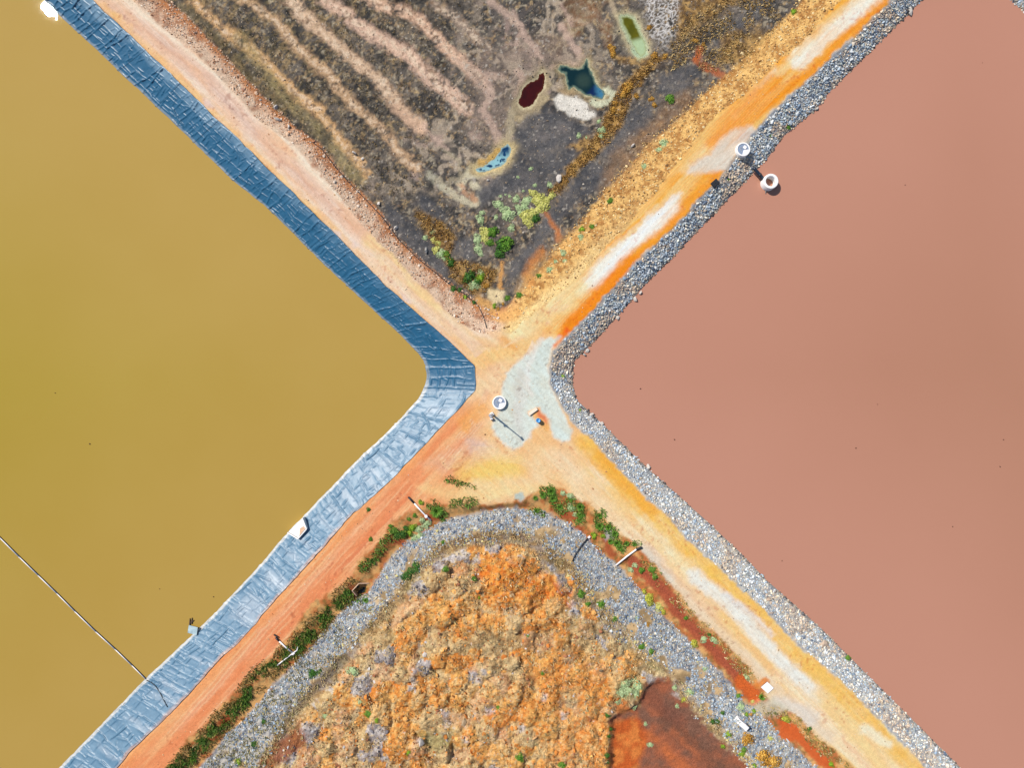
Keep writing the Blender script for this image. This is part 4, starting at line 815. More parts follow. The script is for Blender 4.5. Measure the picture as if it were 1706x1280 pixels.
root = empty('spoil_heaps', W(840, 1000, 0), 'orange spoil heaps of clods tipped inside the curving drain', 'spoil heaps')
scatter(bx, by, np.clip(rg.lognormal(math.log(.26), .42, n), .1, .9), c_, 'clod_fill', root, 'stuff', M_STONE, rg, big=150)
bx, by = pts_in(120, 1700, -45, 1325, 9, lambda x, y: (sample(S['L'], x, y) < -3) & (sample(S['RO'], x, y) < -2) & (sample(S['B'], x, y) < 0) & (sample(S['D'], x, y) < 2) & (pn(x, y, 30, 60, 3) > .50), rg); n = len(bx)
scatter(bx, by, np.clip(rg.lognormal(math.log(.10), .45, n), .05, .4), pal([(236, 190, 140), (206, 150, 104), (246, 220, 186), (150, 112, 84)], (3, 2, 2, 1), n, rg), 'gravel', None, 'stuff', M_STONE, rg, proto='oct')
# fine stones strewn over the tailings
bx, by = pts_in(300, 1300, -45, 520, 8, lambda x, y: (sample(S['T'], x, y) > 2) & (pn(x, y, 30, 59, 2) > .42), rg)
ok = np.ones(len(bx), bool)
for p in PUDDLES.values(): ok &= sdf(bx, by, p) < -3
bx, by = bx[ok], by[ok]; n = len(bx)
scatter(bx, by, np.clip(rg.lognormal(math.log(.17), .35, n), .08, .45), pal([(150, 128, 104), (196, 170, 140), (96, 88, 82), (216, 200, 184)], (3, 2, 3, 1), n, rg), 'gravel', None, 'stuff', M_STONE, rg, proto='oct')

# single pale boulders one can point at
WB = [(460, 178, 6, 'pale boulder at the rubble slope, upper of the pair near the dark toe'), (463, 199, 6, 'pale boulder lower of the pair on the rubble slope'), (481, 211, 5, 'pale boulder beside the toe line below the pair'),
 (590, 254, 6, 'white block in a pale furrow of the tailings'), (604, 264, 4, 'small white stone by the white block in the furrow'), (710, 417, 6, 'white boulder on dark ground above the rubble toe'), (660, 380, 6, 'pinkish boulder perched at the edge of the rubble slope'),
 (631, 339, 5, 'white stone near the toe where green shrubs begin'), (930, 297, 7, 'long cream slab at the foot of the rusty growth band'), (813, 300, 4, 'lone pink white stone on the grey flat below the blue puddle'), (1054, 242, 4.5, 'lone pale stone on the grey flat beside the ochre slope'),
 (1517, 19, 7, 'white boulder at the water edge at the top of the rock bank'), (1361, 181, 5, 'white boulder at the water line on a jut of the rock bank'), (1058, 499, 5, 'white boulder in the water margin, upper of two on the rock bank'), (1067, 488, 4.5, 'pale boulder just uphill along the shore from the white one'),
 (1029, 529, 5, 'white boulder halfway along the shore to the corner'), (979, 584, 6, 'large white boulder on the shore near the pond corner'), (974, 591, 5, 'white boulder next to the large one near the pond corner'), (985, 691, 5, 'pale boulder on the shore below the pond corner'),
 (1003, 706, 5, 'grey boulder jutting into the pink water below the corner'), (1080, 777, 5, 'pale boulder on the lower shore above the long cream road'), (1276, 320, 3, 'small stone at the water beside the concrete ring'), (708, 1092, 6, 'white rock on top of the grey spoil heap'), (702, 1238, 6, 'white slab in the orange heaps near the lower edge'), (952, 1019, 6, 'white rock below the large orange heap')]
for x, y, r, lab in WB:
    zz = max(z1(x, y), ZR if x > 940 and y < 800 else -9); v, Fq = stones_geo(np.zeros((1, 3)), np.array([r * 2 * MPP * .95]), rg)
    o = mesh_obj('boulder', v[0], Fq, M_STONE, np.repeat(pal([(226, 214, 204), (206, 198, 190)], (2, 1), 1, rg, .05), 12, 0), smooth=False); o.location = W(x, y, zz + r * MPP * .25); tag(o, lab, 'boulder')

# ------------------------------------------------------------------ grass
def blades(px_, py_, hgt, cols, name, lab, rg, per=7, spread=.16, wd=.05, lean=.7):
    n = len(px_); zz = hz(px_, py_); P = np.repeat(Wa(px_, py_, zz), per, 0); m = n * per
    hh_ = np.repeat(hgt, per) * rg.uniform(.6, 1.15, m); az = rg.uniform(0, 2 * math.pi, m); ln = rg.uniform(.25, 1, m) * lean
    P[:, :2] += rg.normal(0, spread, (m, 2))
    d = np.stack([np.cos(az) * ln, np.sin(az) * ln, np.ones(m)], -1); sdv = np.stack([-np.sin(az), np.cos(az), 0 * az], -1) * (wd * rg.uniform(.6, 1.4, m))[:, None]
    midp = P + d * (hh_ * .55)[:, None]; tip = P + d * hh_[:, None] + np.stack([np.cos(az), np.sin(az), -.35 + 0 * az], -1) * (hh_ * .3 * ln)[:, None]
    v = np.stack([P - sdv, P + sdv, midp + sdv * .8, tip, midp - sdv * .8], 1).reshape(-1, 3)
    b = (np.arange(m) * 5)[:, None]; f = np.concatenate([b + np.array([[0, 1, 2]]), b + np.array([[0, 2, 4]]), b + np.array([[4, 2, 3]])], 0)
    c_ = np.repeat(np.repeat(cols, per, 0) * rg.uniform(.75, 1.25, (m, 1)), 5, 0)
    return tag(mesh_obj(name, v, f, M_LEAF, np.clip(c_, .01, .8), smooth=False), lab, None, None, 'stuff')
STRAWC = [(236, 202, 146), (214, 176, 120), (246, 220, 172), (180, 140, 92), (160, 128, 92), (204, 188, 134)]
gx, gy = pts_in(430, 1200, 885, 1320, 5.6, lambda x, y: (sample(S['AI'], x, y) > -4 + wob(x, y, 8)) & (sample(S['R'], x, y) < -3) & (rg.random(x.size) < .12 + .85 * ss(.40, .60, pn(x, y, 22, 61, 3)) * (1 - .65 * ss(.1, .45, sample(heap, x, y)))), rg)
blades(gx, gy, rg.uniform(.22, .5, len(gx)), pal(STRAWC, (3, 3, 2, 2, 1.5, 1.3), len(gx), rg), 'dry_grass', 'dry straw grass between the orange spoil heaps', rg, per=6, wd=.045)
gx, gy = pts_in(300, 620, 1010, 1325, 5.5, lambda x, y: (sample(S['AO'], x, y) > 3) & (sample(S['AI'], x, y) < 8) & (pn(x, y, 15, 62, 3) > .53 - .1 * ss(1060, 1200, y)), rg)
blades(gx, gy, rg.uniform(.2, .42, len(gx)), pal([(206, 186, 126), (176, 160, 100), (222, 206, 160), (128, 126, 72)], (3, 2, 2, 1.5), len(gx), rg), 'dry_grass', 'dry pale grass growing through the rock drain on its left arm', rg, per=6)
strip = [(287, 1285), (315, 1262), (340, 1235), (360, 1212), (395, 1185), (412, 1160), (430, 1130), (455, 1108), (500, 1075), (522, 1050), (545, 1028), (570, 1000), (582, 985)]
gx, gy = pts_in(260, 620, 960, 1325, 2.8, lambda x, y: (seg_d(x, y, strip, False) < 10 + wob(x, y, 7)) & (pn(x, y, 11, 64, 2) > .47), rg)
blades(gx, gy, rg.uniform(.25, .5, len(gx)), pal([(86, 126, 40), (112, 142, 52), (64, 104, 32), (146, 142, 66)], (3, 2, 2, 1.4), len(gx), rg), 'green_grass', 'dark green grass strip along the left arm of the drain', rg, per=8)
gx, gy = pts_in(250, 640, 930, 1325, 3.6, lambda x, y: (np.abs(seg_d(x, y, strip, False) - 12) < 8 + wob(x, y, 6)) & (sample(S['AO'], x, y) < 4) & (sample(S['D'], x, y) > -3) & (pn(x, y, 14, 70, 3) > .45), rg)
blades(gx, gy, rg.uniform(.18, .4, len(gx)), pal([(160, 132, 72), (186, 156, 92), (126, 112, 58), (206, 176, 120)], (3, 2, 2, 1), len(gx), rg), 'dry_grass', 'brown dry grass fringing the dark green strip on the left arm', rg, per=7)
sg = [([(905, 820), (918, 818), (922, 835), (935, 848)], 8), ([(950, 838), (966, 848), (966, 868)], 8), ([(1000, 858), (1002, 878), (1020, 885), (1030, 905), (1036, 915)], 8), ([(1040, 906), (1060, 906)], 4), ([(885, 848), (900, 856)], 5), ([(722, 845), (735, 858)], 10), ([(640, 905), (655, 890), (672, 888)], 8), ([(606, 945), (625, 930), (640, 912)], 8), ([(600, 998), (612, 985)], 7), ([(745, 800), (790, 812)], 3), ([(755, 838), (790, 836)], 6)]
gx, gy = pts_in(590, 1070, 795, 1010, 3.4, lambda x, y: np.any([seg_d(x, y, p, False) < r + wob(x, y, 5) for p, r in sg], 0) & (pn(x, y, 8, 65, 2) > .3), rg)
blades(gx, gy, rg.uniform(.2, .42, len(gx)), pal([(112, 152, 58), (140, 170, 78), (86, 130, 46), (176, 176, 100)], (3, 2, 2, 1.4), len(gx), rg), 'green_grass', 'green grass tufts along the top of the curving drain', rg, per=8)
gx, gy = pts_in(1060, 1420, 930, 1325, 4.2, lambda x, y: (sample(S['D'], x, y) > 0) & (sample(S['D'], x, y) < 17) & (pn(x, y, 12, 66, 2) > .45), rg)
blades(gx, gy, rg.uniform(.15, .32, len(gx)), pal([(196, 168, 96), (226, 200, 150), (150, 140, 66), (112, 130, 62)], (3, 3, 2, 1.2), len(gx), rg), 'dry_grass', 'thin dry grass on the verge between road and red gully', rg, per=7)
OP = [[(1110, 90), (1075, 130), (1050, 160), (1045, 185), (1030, 215), (1000, 250), (960, 290), (930, 322), (915, 322), (950, 275), (985, 240), (1005, 200), (1020, 165), (1050, 130), (1085, 100)], [(690, 350), (735, 370), (760, 395), (745, 430), (720, 400), (700, 375)], [(740, 430), (800, 440), (830, 450), (820, 480), (790, 490), (750, 460)]]
gx, gy = pts_in(680, 1130, 80, 500, 3.6, lambda x, y: np.any([sdf(x + wob(x, y, 6), y + wob(y, x, 6), p) > 0 for p in OP], 0) & (pn(x, y, 10, 67, 2) > .36), rg)
blades(gx, gy, rg.uniform(.16, .36, len(gx)), pal([(188, 140, 72), (212, 166, 92), (142, 102, 54), (226, 186, 116)], (3, 2, 2, 1), len(gx), rg), 'dry_growth', 'rusty brown dry growth in bands across the tailings', rg, per=7)
gx, gy = pts_in(1120, 1300, -40, 115, 4.4, lambda x, y: (sample(S['T'], x, y) > -4) & (pn(x, y, 18, 68, 2) > .42) & (x * .55 + y > 660), rg)
blades(gx, gy, rg.uniform(.14, .32, len(gx)), pal([(216, 178, 112), (232, 200, 140), (170, 134, 80), (196, 152, 78)], (3, 2, 2, 1), len(gx), rg), 'dry_grass', 'ochre dry grass at the top right of the tailings', rg, per=7)
gx, gy = pts_in(330, 860, -45, 330, 5.6, lambda x, y: (sample(rid, x, y) > .45) & (sample(S['T'], x, y) > 4) & (pn(x, y, 12, 69, 2) > .46), rg)
blades(gx, gy, rg.uniform(.12, .26, len(gx)), pal([(168, 140, 92), (128, 108, 72), (196, 166, 116), (84, 78, 56)], (3, 3, 1.4, 2), len(gx), rg), 'dry_grass', 'sparse brown stubble on the dark ridges of the tailings', rg, per=5, wd=.04)

# ------------------------------------------------------------------ shrubs
def crown_mesh(nm, cols, seed, n=300, lf=.2, spiky=False):
    r_ = np.random.default_rng(seed)
    d = r_.normal(size=(n, 3)); d[:, 2] = np.abs(d[:, 2]) * .9 + .05; d /= np.linalg.norm(d, axis=1, keepdims=True)
    lob = r_.normal(size=(8, 3)); lob[:, 2] = np.abs(lob[:, 2]) * .6; lob /= np.linalg.norm(lob, axis=1, keepdims=True)
    near = (d @ lob.T).max(1); az0 = np.arctan2(d[:, 1], d[:, 0]); ph_ = r_.uniform(0, 6.28, 4)
    rad = (.56 + .46 * ss(.55, 1, near)) * (1 + .16 * np.sin(2 * az0 + ph_[0]) + .13 * np.sin(3 * az0 + ph_[1]) + .10 * np.sin(5 * az0 + ph_[2])) * r_.uniform(.5, 1.08, n) ** .5
    P = d * rad[:, None]; P[:, 2] *= .85
    if spiky:
        az = np.arctan2(d[:, 1], d[:, 0]); base = d * .12; base[:, 2] = 0; tip = d * r_.uniform(.6, 1.05, n)[:, None]; sv = np.stack([-np.sin(az), np.cos(az), 0 * az], -1) * .035
        md = (base + tip) * .5 + np.array([0, 0, .12]); v = np.stack([base - sv * .5, base + sv * .5, md + sv, tip, md - sv], 1)
        b = (np.arange(n) * 5)[:, None]; f = np.concatenate([b + np.array([[0, 1, 2]]), b + np.array([[0, 2, 4]]), b + np.array([[4, 2, 3]])], 0); c_ = np.repeat(pal(cols, [1] * len(cols), n, r_, .22), 5, 0); return mesh_obj(nm, v.reshape(-1, 3), f, M_LEAF, c_, smooth=False, link=False).data
    nr = d + r_.normal(0, .55, (n, 3)); nr /= np.linalg.norm(nr, axis=1, keepdims=True)
    a = np.cross(nr, r_.normal(size=(n, 3))); a /= np.linalg.norm(a, axis=1, keepdims=True); bb = np.cross(nr, a)
    sz = (lf * r_.uniform(.6, 1.3, n))[:, None]
    v = np.stack([P - a * sz, P - bb * sz * .6, P + a * sz + nr * sz * .3, P + bb * sz * .6], 1).reshape(-1, 3)
    f = np.arange(n * 4).reshape(n, 4); f = np.concatenate([f[:, [0, 1, 2]], f[:, [0, 2, 3]]]); c_ = np.repeat(pal(cols, [1] * len(cols), n, r_, .2), 4, 0)
    # a lumpy heart so that the ground does not shine through
    hv, hf = ICO_V * .62 * (1 + r_.uniform(-.15, .15, (12, 1))), ICO_F; hv = hv * np.array([1, 1, .8]) + np.array([0, 0, .1]); f = np.concatenate([f, hf + len(v)]); v = np.concatenate([v, hv]); c_ = np.concatenate([c_, np.repeat(pal(cols, [1] * len(cols), 1, r_, .05), 12, 0)])
    return mesh_obj(nm, v, f, M_LEAF, c_, smooth=False, link=False).data
TYPES = dict(G=[(112, 162, 52), (136, 178, 66), (88, 142, 40)], D=[(72, 124, 40), (96, 144, 52), (54, 102, 36)], L=[(146, 186, 44), (172, 200, 60), (120, 168, 38)], Y=[(226, 222, 122), (240, 232, 142), (210, 208, 100)], B=[(206, 202, 72), (222, 214, 88), (186, 188, 64)],
  M=[(196, 216, 158), (214, 228, 174), (176, 202, 142)], O=[(226, 166, 64), (240, 190, 92), (200, 138, 50)])
PROTO = {k_: [crown_mesh('foliage', c_, 100 + 10 * i + j, 460, .125) for j in range(3)] for i, (k_, c_) in enumerate(TYPES.items())}
PROTO['H'] = [crown_mesh('foliage', [(84, 124, 42), (106, 140, 52), (62, 102, 34), (130, 136, 66)], 320 + j, 420, spiky=True) for j in range(3)]
PROTO['S'] = [crown_mesh('foliage', TYPES['G'], 300 + j, 260, spiky=True) for j in range(3)]
stem_m = MB().tube([(0, 0, -.1), (.03, .02, .3), (.0, .05, .6)], [.09, .07, .03], 6).tube([(0, 0, .1), (.2, .1, .4)], [.05, .02], 5).tube([(0, 0, .1), (-.15, -.15, .45)], [.05, .02], 5)
stem_o = stem_m.build('stem', M_DARKSTEM); STEM = stem_o.data; bpy.data.objects.remove(stem_o)
cnt = itertools.count()
ADJ = dict(G='green', D='dark green', L='bright lime green', Y='pale yellow', B='yellow green', M='pale mint', O='orange brown', S='spiky green', H='dark green')
def bush(x, y, r, ty, label, group=None, big=False):
    rr = r * MPP * (.74 if ty == 'H' else 1); i = next(cnt); me = PROTO[ty][i % 3]; nm = {'S': 'grass_tussock', 'H': 'low_shrub'}.get(ty, 'shrub'); cat = 'tussock' if ty == 'S' else 'shrub'
    loc = on(x, y, -.03); h_ = .85 if ty not in 'MYH' else .5
    sc = (rr * random.uniform(.92, 1.12), rr * random.uniform(.92, 1.12), rr * h_ * random.uniform(.85, 1.1)); rz = random.uniform(0, 6.28)
    if r >= 5.5 and ty not in 'SH':
        o = empty(nm, loc, label, cat, group); o.rotation_euler = (0, 0, rz); o.scale = sc
        for n_, m_ in (('foliage', me), ('stem', STEM)):
            c_ = bpy.data.objects.new(n_, m_); COL.objects.link(c_); c_.parent = o
    else:
        o = bpy.data.objects.new(nm, me); COL.objects.link(o); o.location = loc; o.rotation_euler = (0, 0, rz); o.scale = sc; tag(o, label, cat, group)
    return o
ORD = 'first second third fourth fifth sixth seventh eighth ninth tenth eleventh twelfth thirteenth fourteenth fifteenth sixteenth seventeenth eighteenth nineteenth twentieth twenty-first twenty-second'.split()
def many(ty, where, items):
    a = ADJ[ty]; noun = 'tussock' if ty == 'S' else 'shrub'
    order = sorted(items, key=lambda it: it[0]); mx, mn = max(i_[2] for i_ in items), min(i_[2] for i_ in items)
    for it in items:
        k = order.index(it); pos = '' if len(items) == 1 else (('left ', 'right ')[k] if len(items) == 2 else ('leftmost ' if k == 0 else 'rightmost ' if k == len(items) - 1 else ORD[k] + ' '))
        lab = f'{pos}{a} {noun}' + (' from the left' if len(items) > 2 and 0 < k < len(items) - 1 else '') + f' {where}'
        bush(*it, ty, lab, f'{a} {noun}s {where}')
C1 = 'in the clump below the grey flat'
many('M', C1, [(830, 341, 9), (845.5, 356, 13), (859.6, 331.5, 7), (878, 335, 9), (873.6, 344, 8), (800, 366, 8), (826, 362, 5), (852, 380, 7), (795, 399, 9), (803, 354, 5), (891, 309, 4), (863, 345, 6), (838, 349, 6), (866, 354, 6)])
many('Y', C1, [(887.7, 321, 8), (897, 332.7, 11), (904, 342, 11), (896, 349, 9), (876, 361, 11), (880.7, 371, 9), (918, 325.6, 8), (809, 386.6, 11), (808, 398, 8), (887, 355, 8), (910, 334, 7)])
many('M', 'scattered singly over the grey flat', [(849, 327, 3.5), (834, 327, 3.5), (884, 281, 4), (863, 295, 3), (916, 308, 5), (842, 324, 2.5), (872, 318, 3), (964, 226, 5), (976.5, 229, 3)])
bush(892.4, 364, 8, 'D', 'round dark green shrub at the lower right of the pale clump'); bush(821, 386.6, 10, 'G', 'green shrub against a pale yellow one below the mint clump'); bush(816, 404.8, 7, 'G', 'smaller green shrub just left of the large dark pair')
bush(844, 407, 14, 'G', 'largest green shrub on the dump, right of the dark one'); bush(831, 422, 9, 'D', 'dark green shrub at the lower left of the largest green shrub'); bush(834, 408, 9, 'D', 'dark green shrub between the largest green shrub and the ochre soil')
many('M', 'beside the large dark green pair', [(797, 414, 8), (801, 423, 5)])
bush(751.5, 437.5, 8, 'D', 'deep green shrub at the end of the narrow row beside the dark toe')
many('M', 'in the narrow row beside the dark toe', [(735, 423, 8), (708, 396, 5), (720, 387, 5), (740, 431, 4)]); many('Y', 'in the narrow row beside the dark toe', [(727, 416, 7), (730, 405, 6), (722, 400, 5)]); many('G', 'in the narrow row beside the dark toe', [(743, 424, 7), (745, 430, 4)])
many('D', 'in the lone green clump at the dump tip', [(781, 462, 10), (794, 469, 7), (785, 458, 7)]); many('M', 'in the lone green clump at the dump tip', [(790, 473, 9), (785.5, 478, 7), (801, 455, 6), (796, 478, 5)]); bush(801, 463, 8, 'L', 'lime green shrub in the lone clump at the tip of the dump')
many('D', 'on the black hose at the rubble toe', [(755, 482, 6), (765.6, 484, 5), (789.6, 505, 4)]); bush(775, 495.5, 4.5, 'L', 'small round lime shrub below the black hose'); bush(823, 509.5, 4.5, 'L', 'small lime shrub under the cream patch at the junction')
many('G', 'on the ochre ground at the tip of the dump', [(845, 497, 5), (866, 492.5, 6)]); many('O', 'at the tip of the dump', [(838, 506.6, 3), (810, 476, 5), (830, 515, 3)])
many('M', 'in the row along the ochre gravel slope', [(968, 396, 6), (939, 422.5, 6), (941.5, 435, 4), (916.5, 450, 7), (1074, 277, 6), (1099, 250, 6), (1106.5, 240, 8), (926, 436, 4)]); bush(970, 382, 5.5, 'L', 'round lime shrub next to a mint one on the ochre slope')
many('G', 'on the ochre gravel slope', [(1016.5, 335, 6), (986.5, 377.5, 5), (898, 460, 5), (1116.5, 165, 8)]); bush(1322, 20, 5.5, 'L', 'lone green shrub on ochre gravel near the top edge of the photo')
many('M', 'at the edge of the rusty growth band', [(998, 202, 4), (1003, 217, 7), (1001.5, 227, 5)])
many('O', 'along the rusty growth band', [(1044, 147, 9), (1039, 157, 7), (1025, 172, 5), (1021.5, 184, 6), (1050, 140, 5), (1060, 160, 5), (1085, 165, 5), (1090, 175, 5)]); many('O', 'near the olive puddle', [(1081.5, 46, 5), (1019, 81, 7), (1021.5, 90, 6), (1090, 92.5, 6), (1108, 94, 5)]); many('O', 'on the grey ground right of the white crust', [(1158, 67.5, 5), (1171.5, 74, 4)])
many('G', 'growing among the rocks of the upper shore', [(1312.5, 212, 5), (1284, 226, 3), (1213, 298, 3)]); many('L', 'in the rock bank at the pond corner', [(937, 627, 4.5), (966, 684, 3)]); bush(1411, 1097, 6, 'G', 'lone green shrub on the lower shore of the pink pond'); bush(1377, 1072, 4, 'M', 'tiny mint shrub among pale rocks of the lower shore')
# around the drain
bush(701, 838, 5, 'L', 'round lime shrub beside the upper white pipe'); bush(728, 852, 13, 'S', 'broad green tussock right of the upper white pipe'); bush(733, 849, 4, 'M', 'tiny mint shrub in the broad green tussock'); bush(738, 904, 4, 'G', 'lone green shrub in the grey rock of the drain')
bush(614, 850, 4, 'D', 'lone dark shrub at the liner edge of the orange road'); bush(617.6, 898.5, 4, 'G', 'lone faint shrub in the middle of the orange road')
many('G', 'along the road edge left of the upper pipe', [(691, 859, 4), (681, 865, 4), (651, 877, 4), (656, 885, 6.5)]); many('L', 'in the thicket left of the upper pipe', [(687, 879, 7), (682, 887, 7)]); many('D', 'in the thicket left of the upper pipe', [(670, 890, 9), (660, 892, 6), (676, 880, 5)]); many('M', 'spreading below the white pipe', [(711, 872, 9), (697, 881, 8), (698.5, 894, 8), (690, 897, 7), (703, 866, 6)])
many('D', 'on the inner side of the grey rock arc', [(692.6, 946.6, 9), (677, 960.7, 8), (685, 954, 7)]); bush(742, 949, 6, 'G', 'green shrub left of the mixed orange heap')
many('S', 'along the drain top beside the bare road', [(918.6, 819, 9), (904.5, 825, 8), (922, 831, 9), (932.7, 845, 8), (950, 832, 5), (891.6, 830, 5), (966.7, 845, 9), (966.7, 858, 8), (965.5, 867, 6), (894, 851, 7)]); many('M', 'between green tussocks along the drain top', [(938, 821.6, 5), (950, 826, 6), (951.5, 845, 8), (959, 857, 5)])
many('S', 'curving around the grey patch right of the drain', [(999.5, 860, 6), (999.5, 877, 9), (1013.6, 879, 7), (1025, 889.6, 8), (1027.6, 905, 9), (1033.5, 913, 8), (1017, 902.5, 7), (1044, 906, 6), (1057, 907, 5)])
bush(990, 892.6, 6.5, 'L', 'bright lime shrub at the upper end of the black hose'); bush(1005, 893, 4.5, 'L', 'smaller lime shrub beside the grey patch by the drain')
many('M', 'at the head of the red gully', [(1058.7, 942, 6), (1050.5, 950.5, 5)]); many('G', 'on the verge at the head of the red gully', [(1069, 950, 6), (1087, 949, 7), (1091.6, 960, 6)])
bush(1073, 985.7, 5, 'B', 'uppermost yellow green shrub beside the red gully'); bush(1080.5, 1001, 8.5, 'B', 'largest yellow green shrub beside the red gully'); bush(1083, 993, 5.5, 'B', 'yellow shrub crowding the largest one beside the red gully'); bush(1097.5, 1012, 8, 'Y', 'golden yellow shrub below the largest one beside the red gully'); bush(1105, 1019.7, 5, 'B', 'small yellow shrub attached below the golden one'); bush(1156, 1073, 7.5, 'B', 'lone yellow green shrub far down the red gully')
bush(1143, 1030, 4.5, 'G', 'grey green shrub on the road side of the red gully'); bush(1182.5, 1058, 4.5, 'D', 'small dark shrub on the verge above the concrete slab'); many('M', 'on the verge near the lower red gully', [(1173.6, 1065, 7), (1191, 1066.6, 7), (1245, 1128, 6)]); many('M', 'alone on grey rock left of the red gully', [(1061, 1031, 4), (1174, 1115, 5)]); bush(1079, 1041, 4, 'O', 'tiny orange shrub on grey rock left of the red gully')
many('G', 'at the right edge of the orange heaps', [(1084.5, 1086.5, 5), (1069, 1078, 6), (966, 990, 8), (1001.5, 1007, 7), (1024, 1032, 5)])
bush(1309, 1198.6, 7.5, 'B', 'yellow shrub at the head of the short orange gully'); bush(1348, 1215, 4, 'D', 'small dark shrub on the verge right of the short orange gully'); bush(1282.5, 1231, 5.5, 'Y', 'yellow shrub on white gravel left of the short orange gully'); bush(1385, 1274, 5, 'L', 'lime shrub at the bottom edge beside the short orange gully')
bush(1213, 1224, 5.5, 'L', 'lime shrub on the white gravel above the brown flat'); bush(1204.5, 1244, 4, 'L', 'small lime shrub on the edge of the brown flat'); bush(1238.5, 1250, 5, 'G', 'upper green shrub of the touching pair by the brown flat'); bush(1235.6, 1256.6, 5.5, 'L', 'lower lime shrub of the touching pair by the brown flat'); bush(1257, 1277, 4.5, 'L', 'lime shrub at the bottom edge below the orange thicket')
bush(1244, 1232, 11, 'O', 'broad orange shrub below the white outlet box'); bush(1270, 1261, 14, 'O', 'largest orange shrub near the bottom edge'); bush(1286.6, 1269.5, 12, 'O', 'orange shrub touching the largest one on its right')
bush(1234, 1179, 8, 'M', 'mint shrub above the white outlet box'); bush(1269.6, 1161.6, 8, 'S', 'spiky green tussock below the square concrete slab'); many('L', 'between the concrete slab and the outlet box', [(1256, 1185.7, 4), (1243, 1191, 4)]); many('Y', 'between the concrete slab and the outlet box', [(1254, 1170, 4)]); bush(1249.7, 1191.5, 4, 'O', 'small orange shrub just above the outlet box'); many('D', 'left of the outlet box', [(1203, 1188.6, 4), (1187, 1202.7, 5), (1195, 1204, 5)]); bush(1230, 1160.5, 5, 'G', 'green shrub at the lower end of the red gully')
many('M', 'on the edge of the brown flat', [(1083, 1242, 5), (1075, 1207, 4), (1124, 1147, 5), (1149, 1155, 7), (1128, 1177, 4), (1056, 1177, 6)]); bush(1139, 1166, 5, 'B', 'yellow shrub at the top edge of the brown flat')
many('M', 'in the wide mat above the brown flat', [(1040, 1140, 9), (1052, 1134, 9), (1062, 1145, 9), (1048, 1152, 9), (1036, 1155, 8), (1058, 1158, 7), (1028, 1170, 6)]); many('D', 'in the row between orange heaps and red flat', [(1011.5, 1192, 5), (1016.5, 1215, 4), (1014, 1227, 4), (1011.5, 1260, 5), (1012, 1270, 4)])
many('G', 'dotted among the orange heaps', [(904, 1122, 4), (879, 1060, 4), (866.5, 1262, 8), (936.5, 1277, 7), (614.5, 1190, 7), (789.5, 965, 5), (979, 1007, 5), (830, 1180, 4)]); many('L', 'dotted among the orange heaps', [(797, 996, 3.5), (627, 1201, 4), (680, 1255, 4)]); many('M', 'dotted among the orange heaps', [(587, 1120, 9), (542, 1194, 5), (600, 1170, 5)])
many('H', 'in the dark hedge by the drain', [(577, 987, 9), (564, 1010, 9), (534.5, 1032.5, 9), (522, 1052.5, 9), (507, 1070, 8), (474.5, 1110, 8), (440, 1115, 9), (449, 1107, 7), (415, 1147.6, 10), (415, 1159, 10), (406.6, 1167.5, 9), (390, 1186, 11), (397, 1181, 8), (357, 1214, 11), (350, 1224, 10), (336, 1235.5, 11), (327, 1245, 8), (313, 1275, 8), (299, 1268, 6), (550, 1020, 6), (545, 1030, 5)])
bush(610, 1001, 6, 'S', 'green tussock beside the dark culvert headwall'); bush(320, 1267, 5, 'L', 'lime shrub at the lower end of the dark hedge'); many('D', 'on the drain inner edge at lower left', [(522, 1122.5, 8), (532, 1120, 5), (424, 1241, 6), (439.5, 1202.7, 5)]); bush(398, 1269.5, 6, 'L', 'lime shrub in rocks at the bottom left of the drain')

# ------------------------------------------------------------------ built things
def sub(name, mb, mat, root, smooth=False):
    o = mb.build(name, mat, None, smooth); o.parent = root; return o
def manhole(x, y, label, hatch_rz, h_=.5):
    r = empty('manhole', on(x, y, 0), label, 'manhole', None); R = .92
    sub('concrete_ring', MB().lathe((0, 0, 0), [(R, -.3), (R, h_ - .03), (R - .03, h_), (R - .16, h_), (R - .18, h_ - .02), (R - .18, .05), (R - .18, -.3)], 40), M_WHITE if False else M_CONC, r, True)
    lid = sub('lid', MB().lathe((0, 0, h_ - .1), [(.001, .035), (.3, .035), (R - .185, .02), (R - .185, -.04)], 40), M_LID, r)
    hx, hy = .33 * math.cos(hatch_rz), .33 * math.sin(hatch_rz)
    hb = MB().box((hx, hy, h_ - .02), (.42, .42, .09), hatch_rz, bev=.02).build('hatch', M_WHITE, lid)
    sub('handle', MB().tube([(-.25, -.1, h_ - .07), (-.25, -.1, h_ - .0), (-.25, .1, h_ - .0), (-.25, .1, h_ - .07)], .015, 6), M_STEEL, r)
    sub('lid_panel', MB().prism([(.04, -.08)] + [(.70 * math.cos(a_), .70 * math.sin(a_)) for a_ in np.linspace(-1.75, -.02, 10)], h_ - .062, h_ - .05), M_WHITE, r)
    sub('lid_rib', MB().box((-.2, .28, h_ - .05), (.7, .05, .05), .5), M_STEEL, r); sub('lid_rib', MB().box((-.32, -.12, h_ - .05), (.55, .05, .05), -1.1), M_STEEL, r)
    sub('hatch_hinge', MB().tube([(hx - .2, hy - .2, h_ - .03), (hx + .2, hy - .2, h_ - .03)], .03, 8), M_STEEL, r)
    return r
manhole(832, 671, 'round concrete manhole with grey lid at the road junction', 1.1)
manhole(1235.5, 251.5, 'round concrete manhole with grey lid beside the upper rock bank', .9, .75)
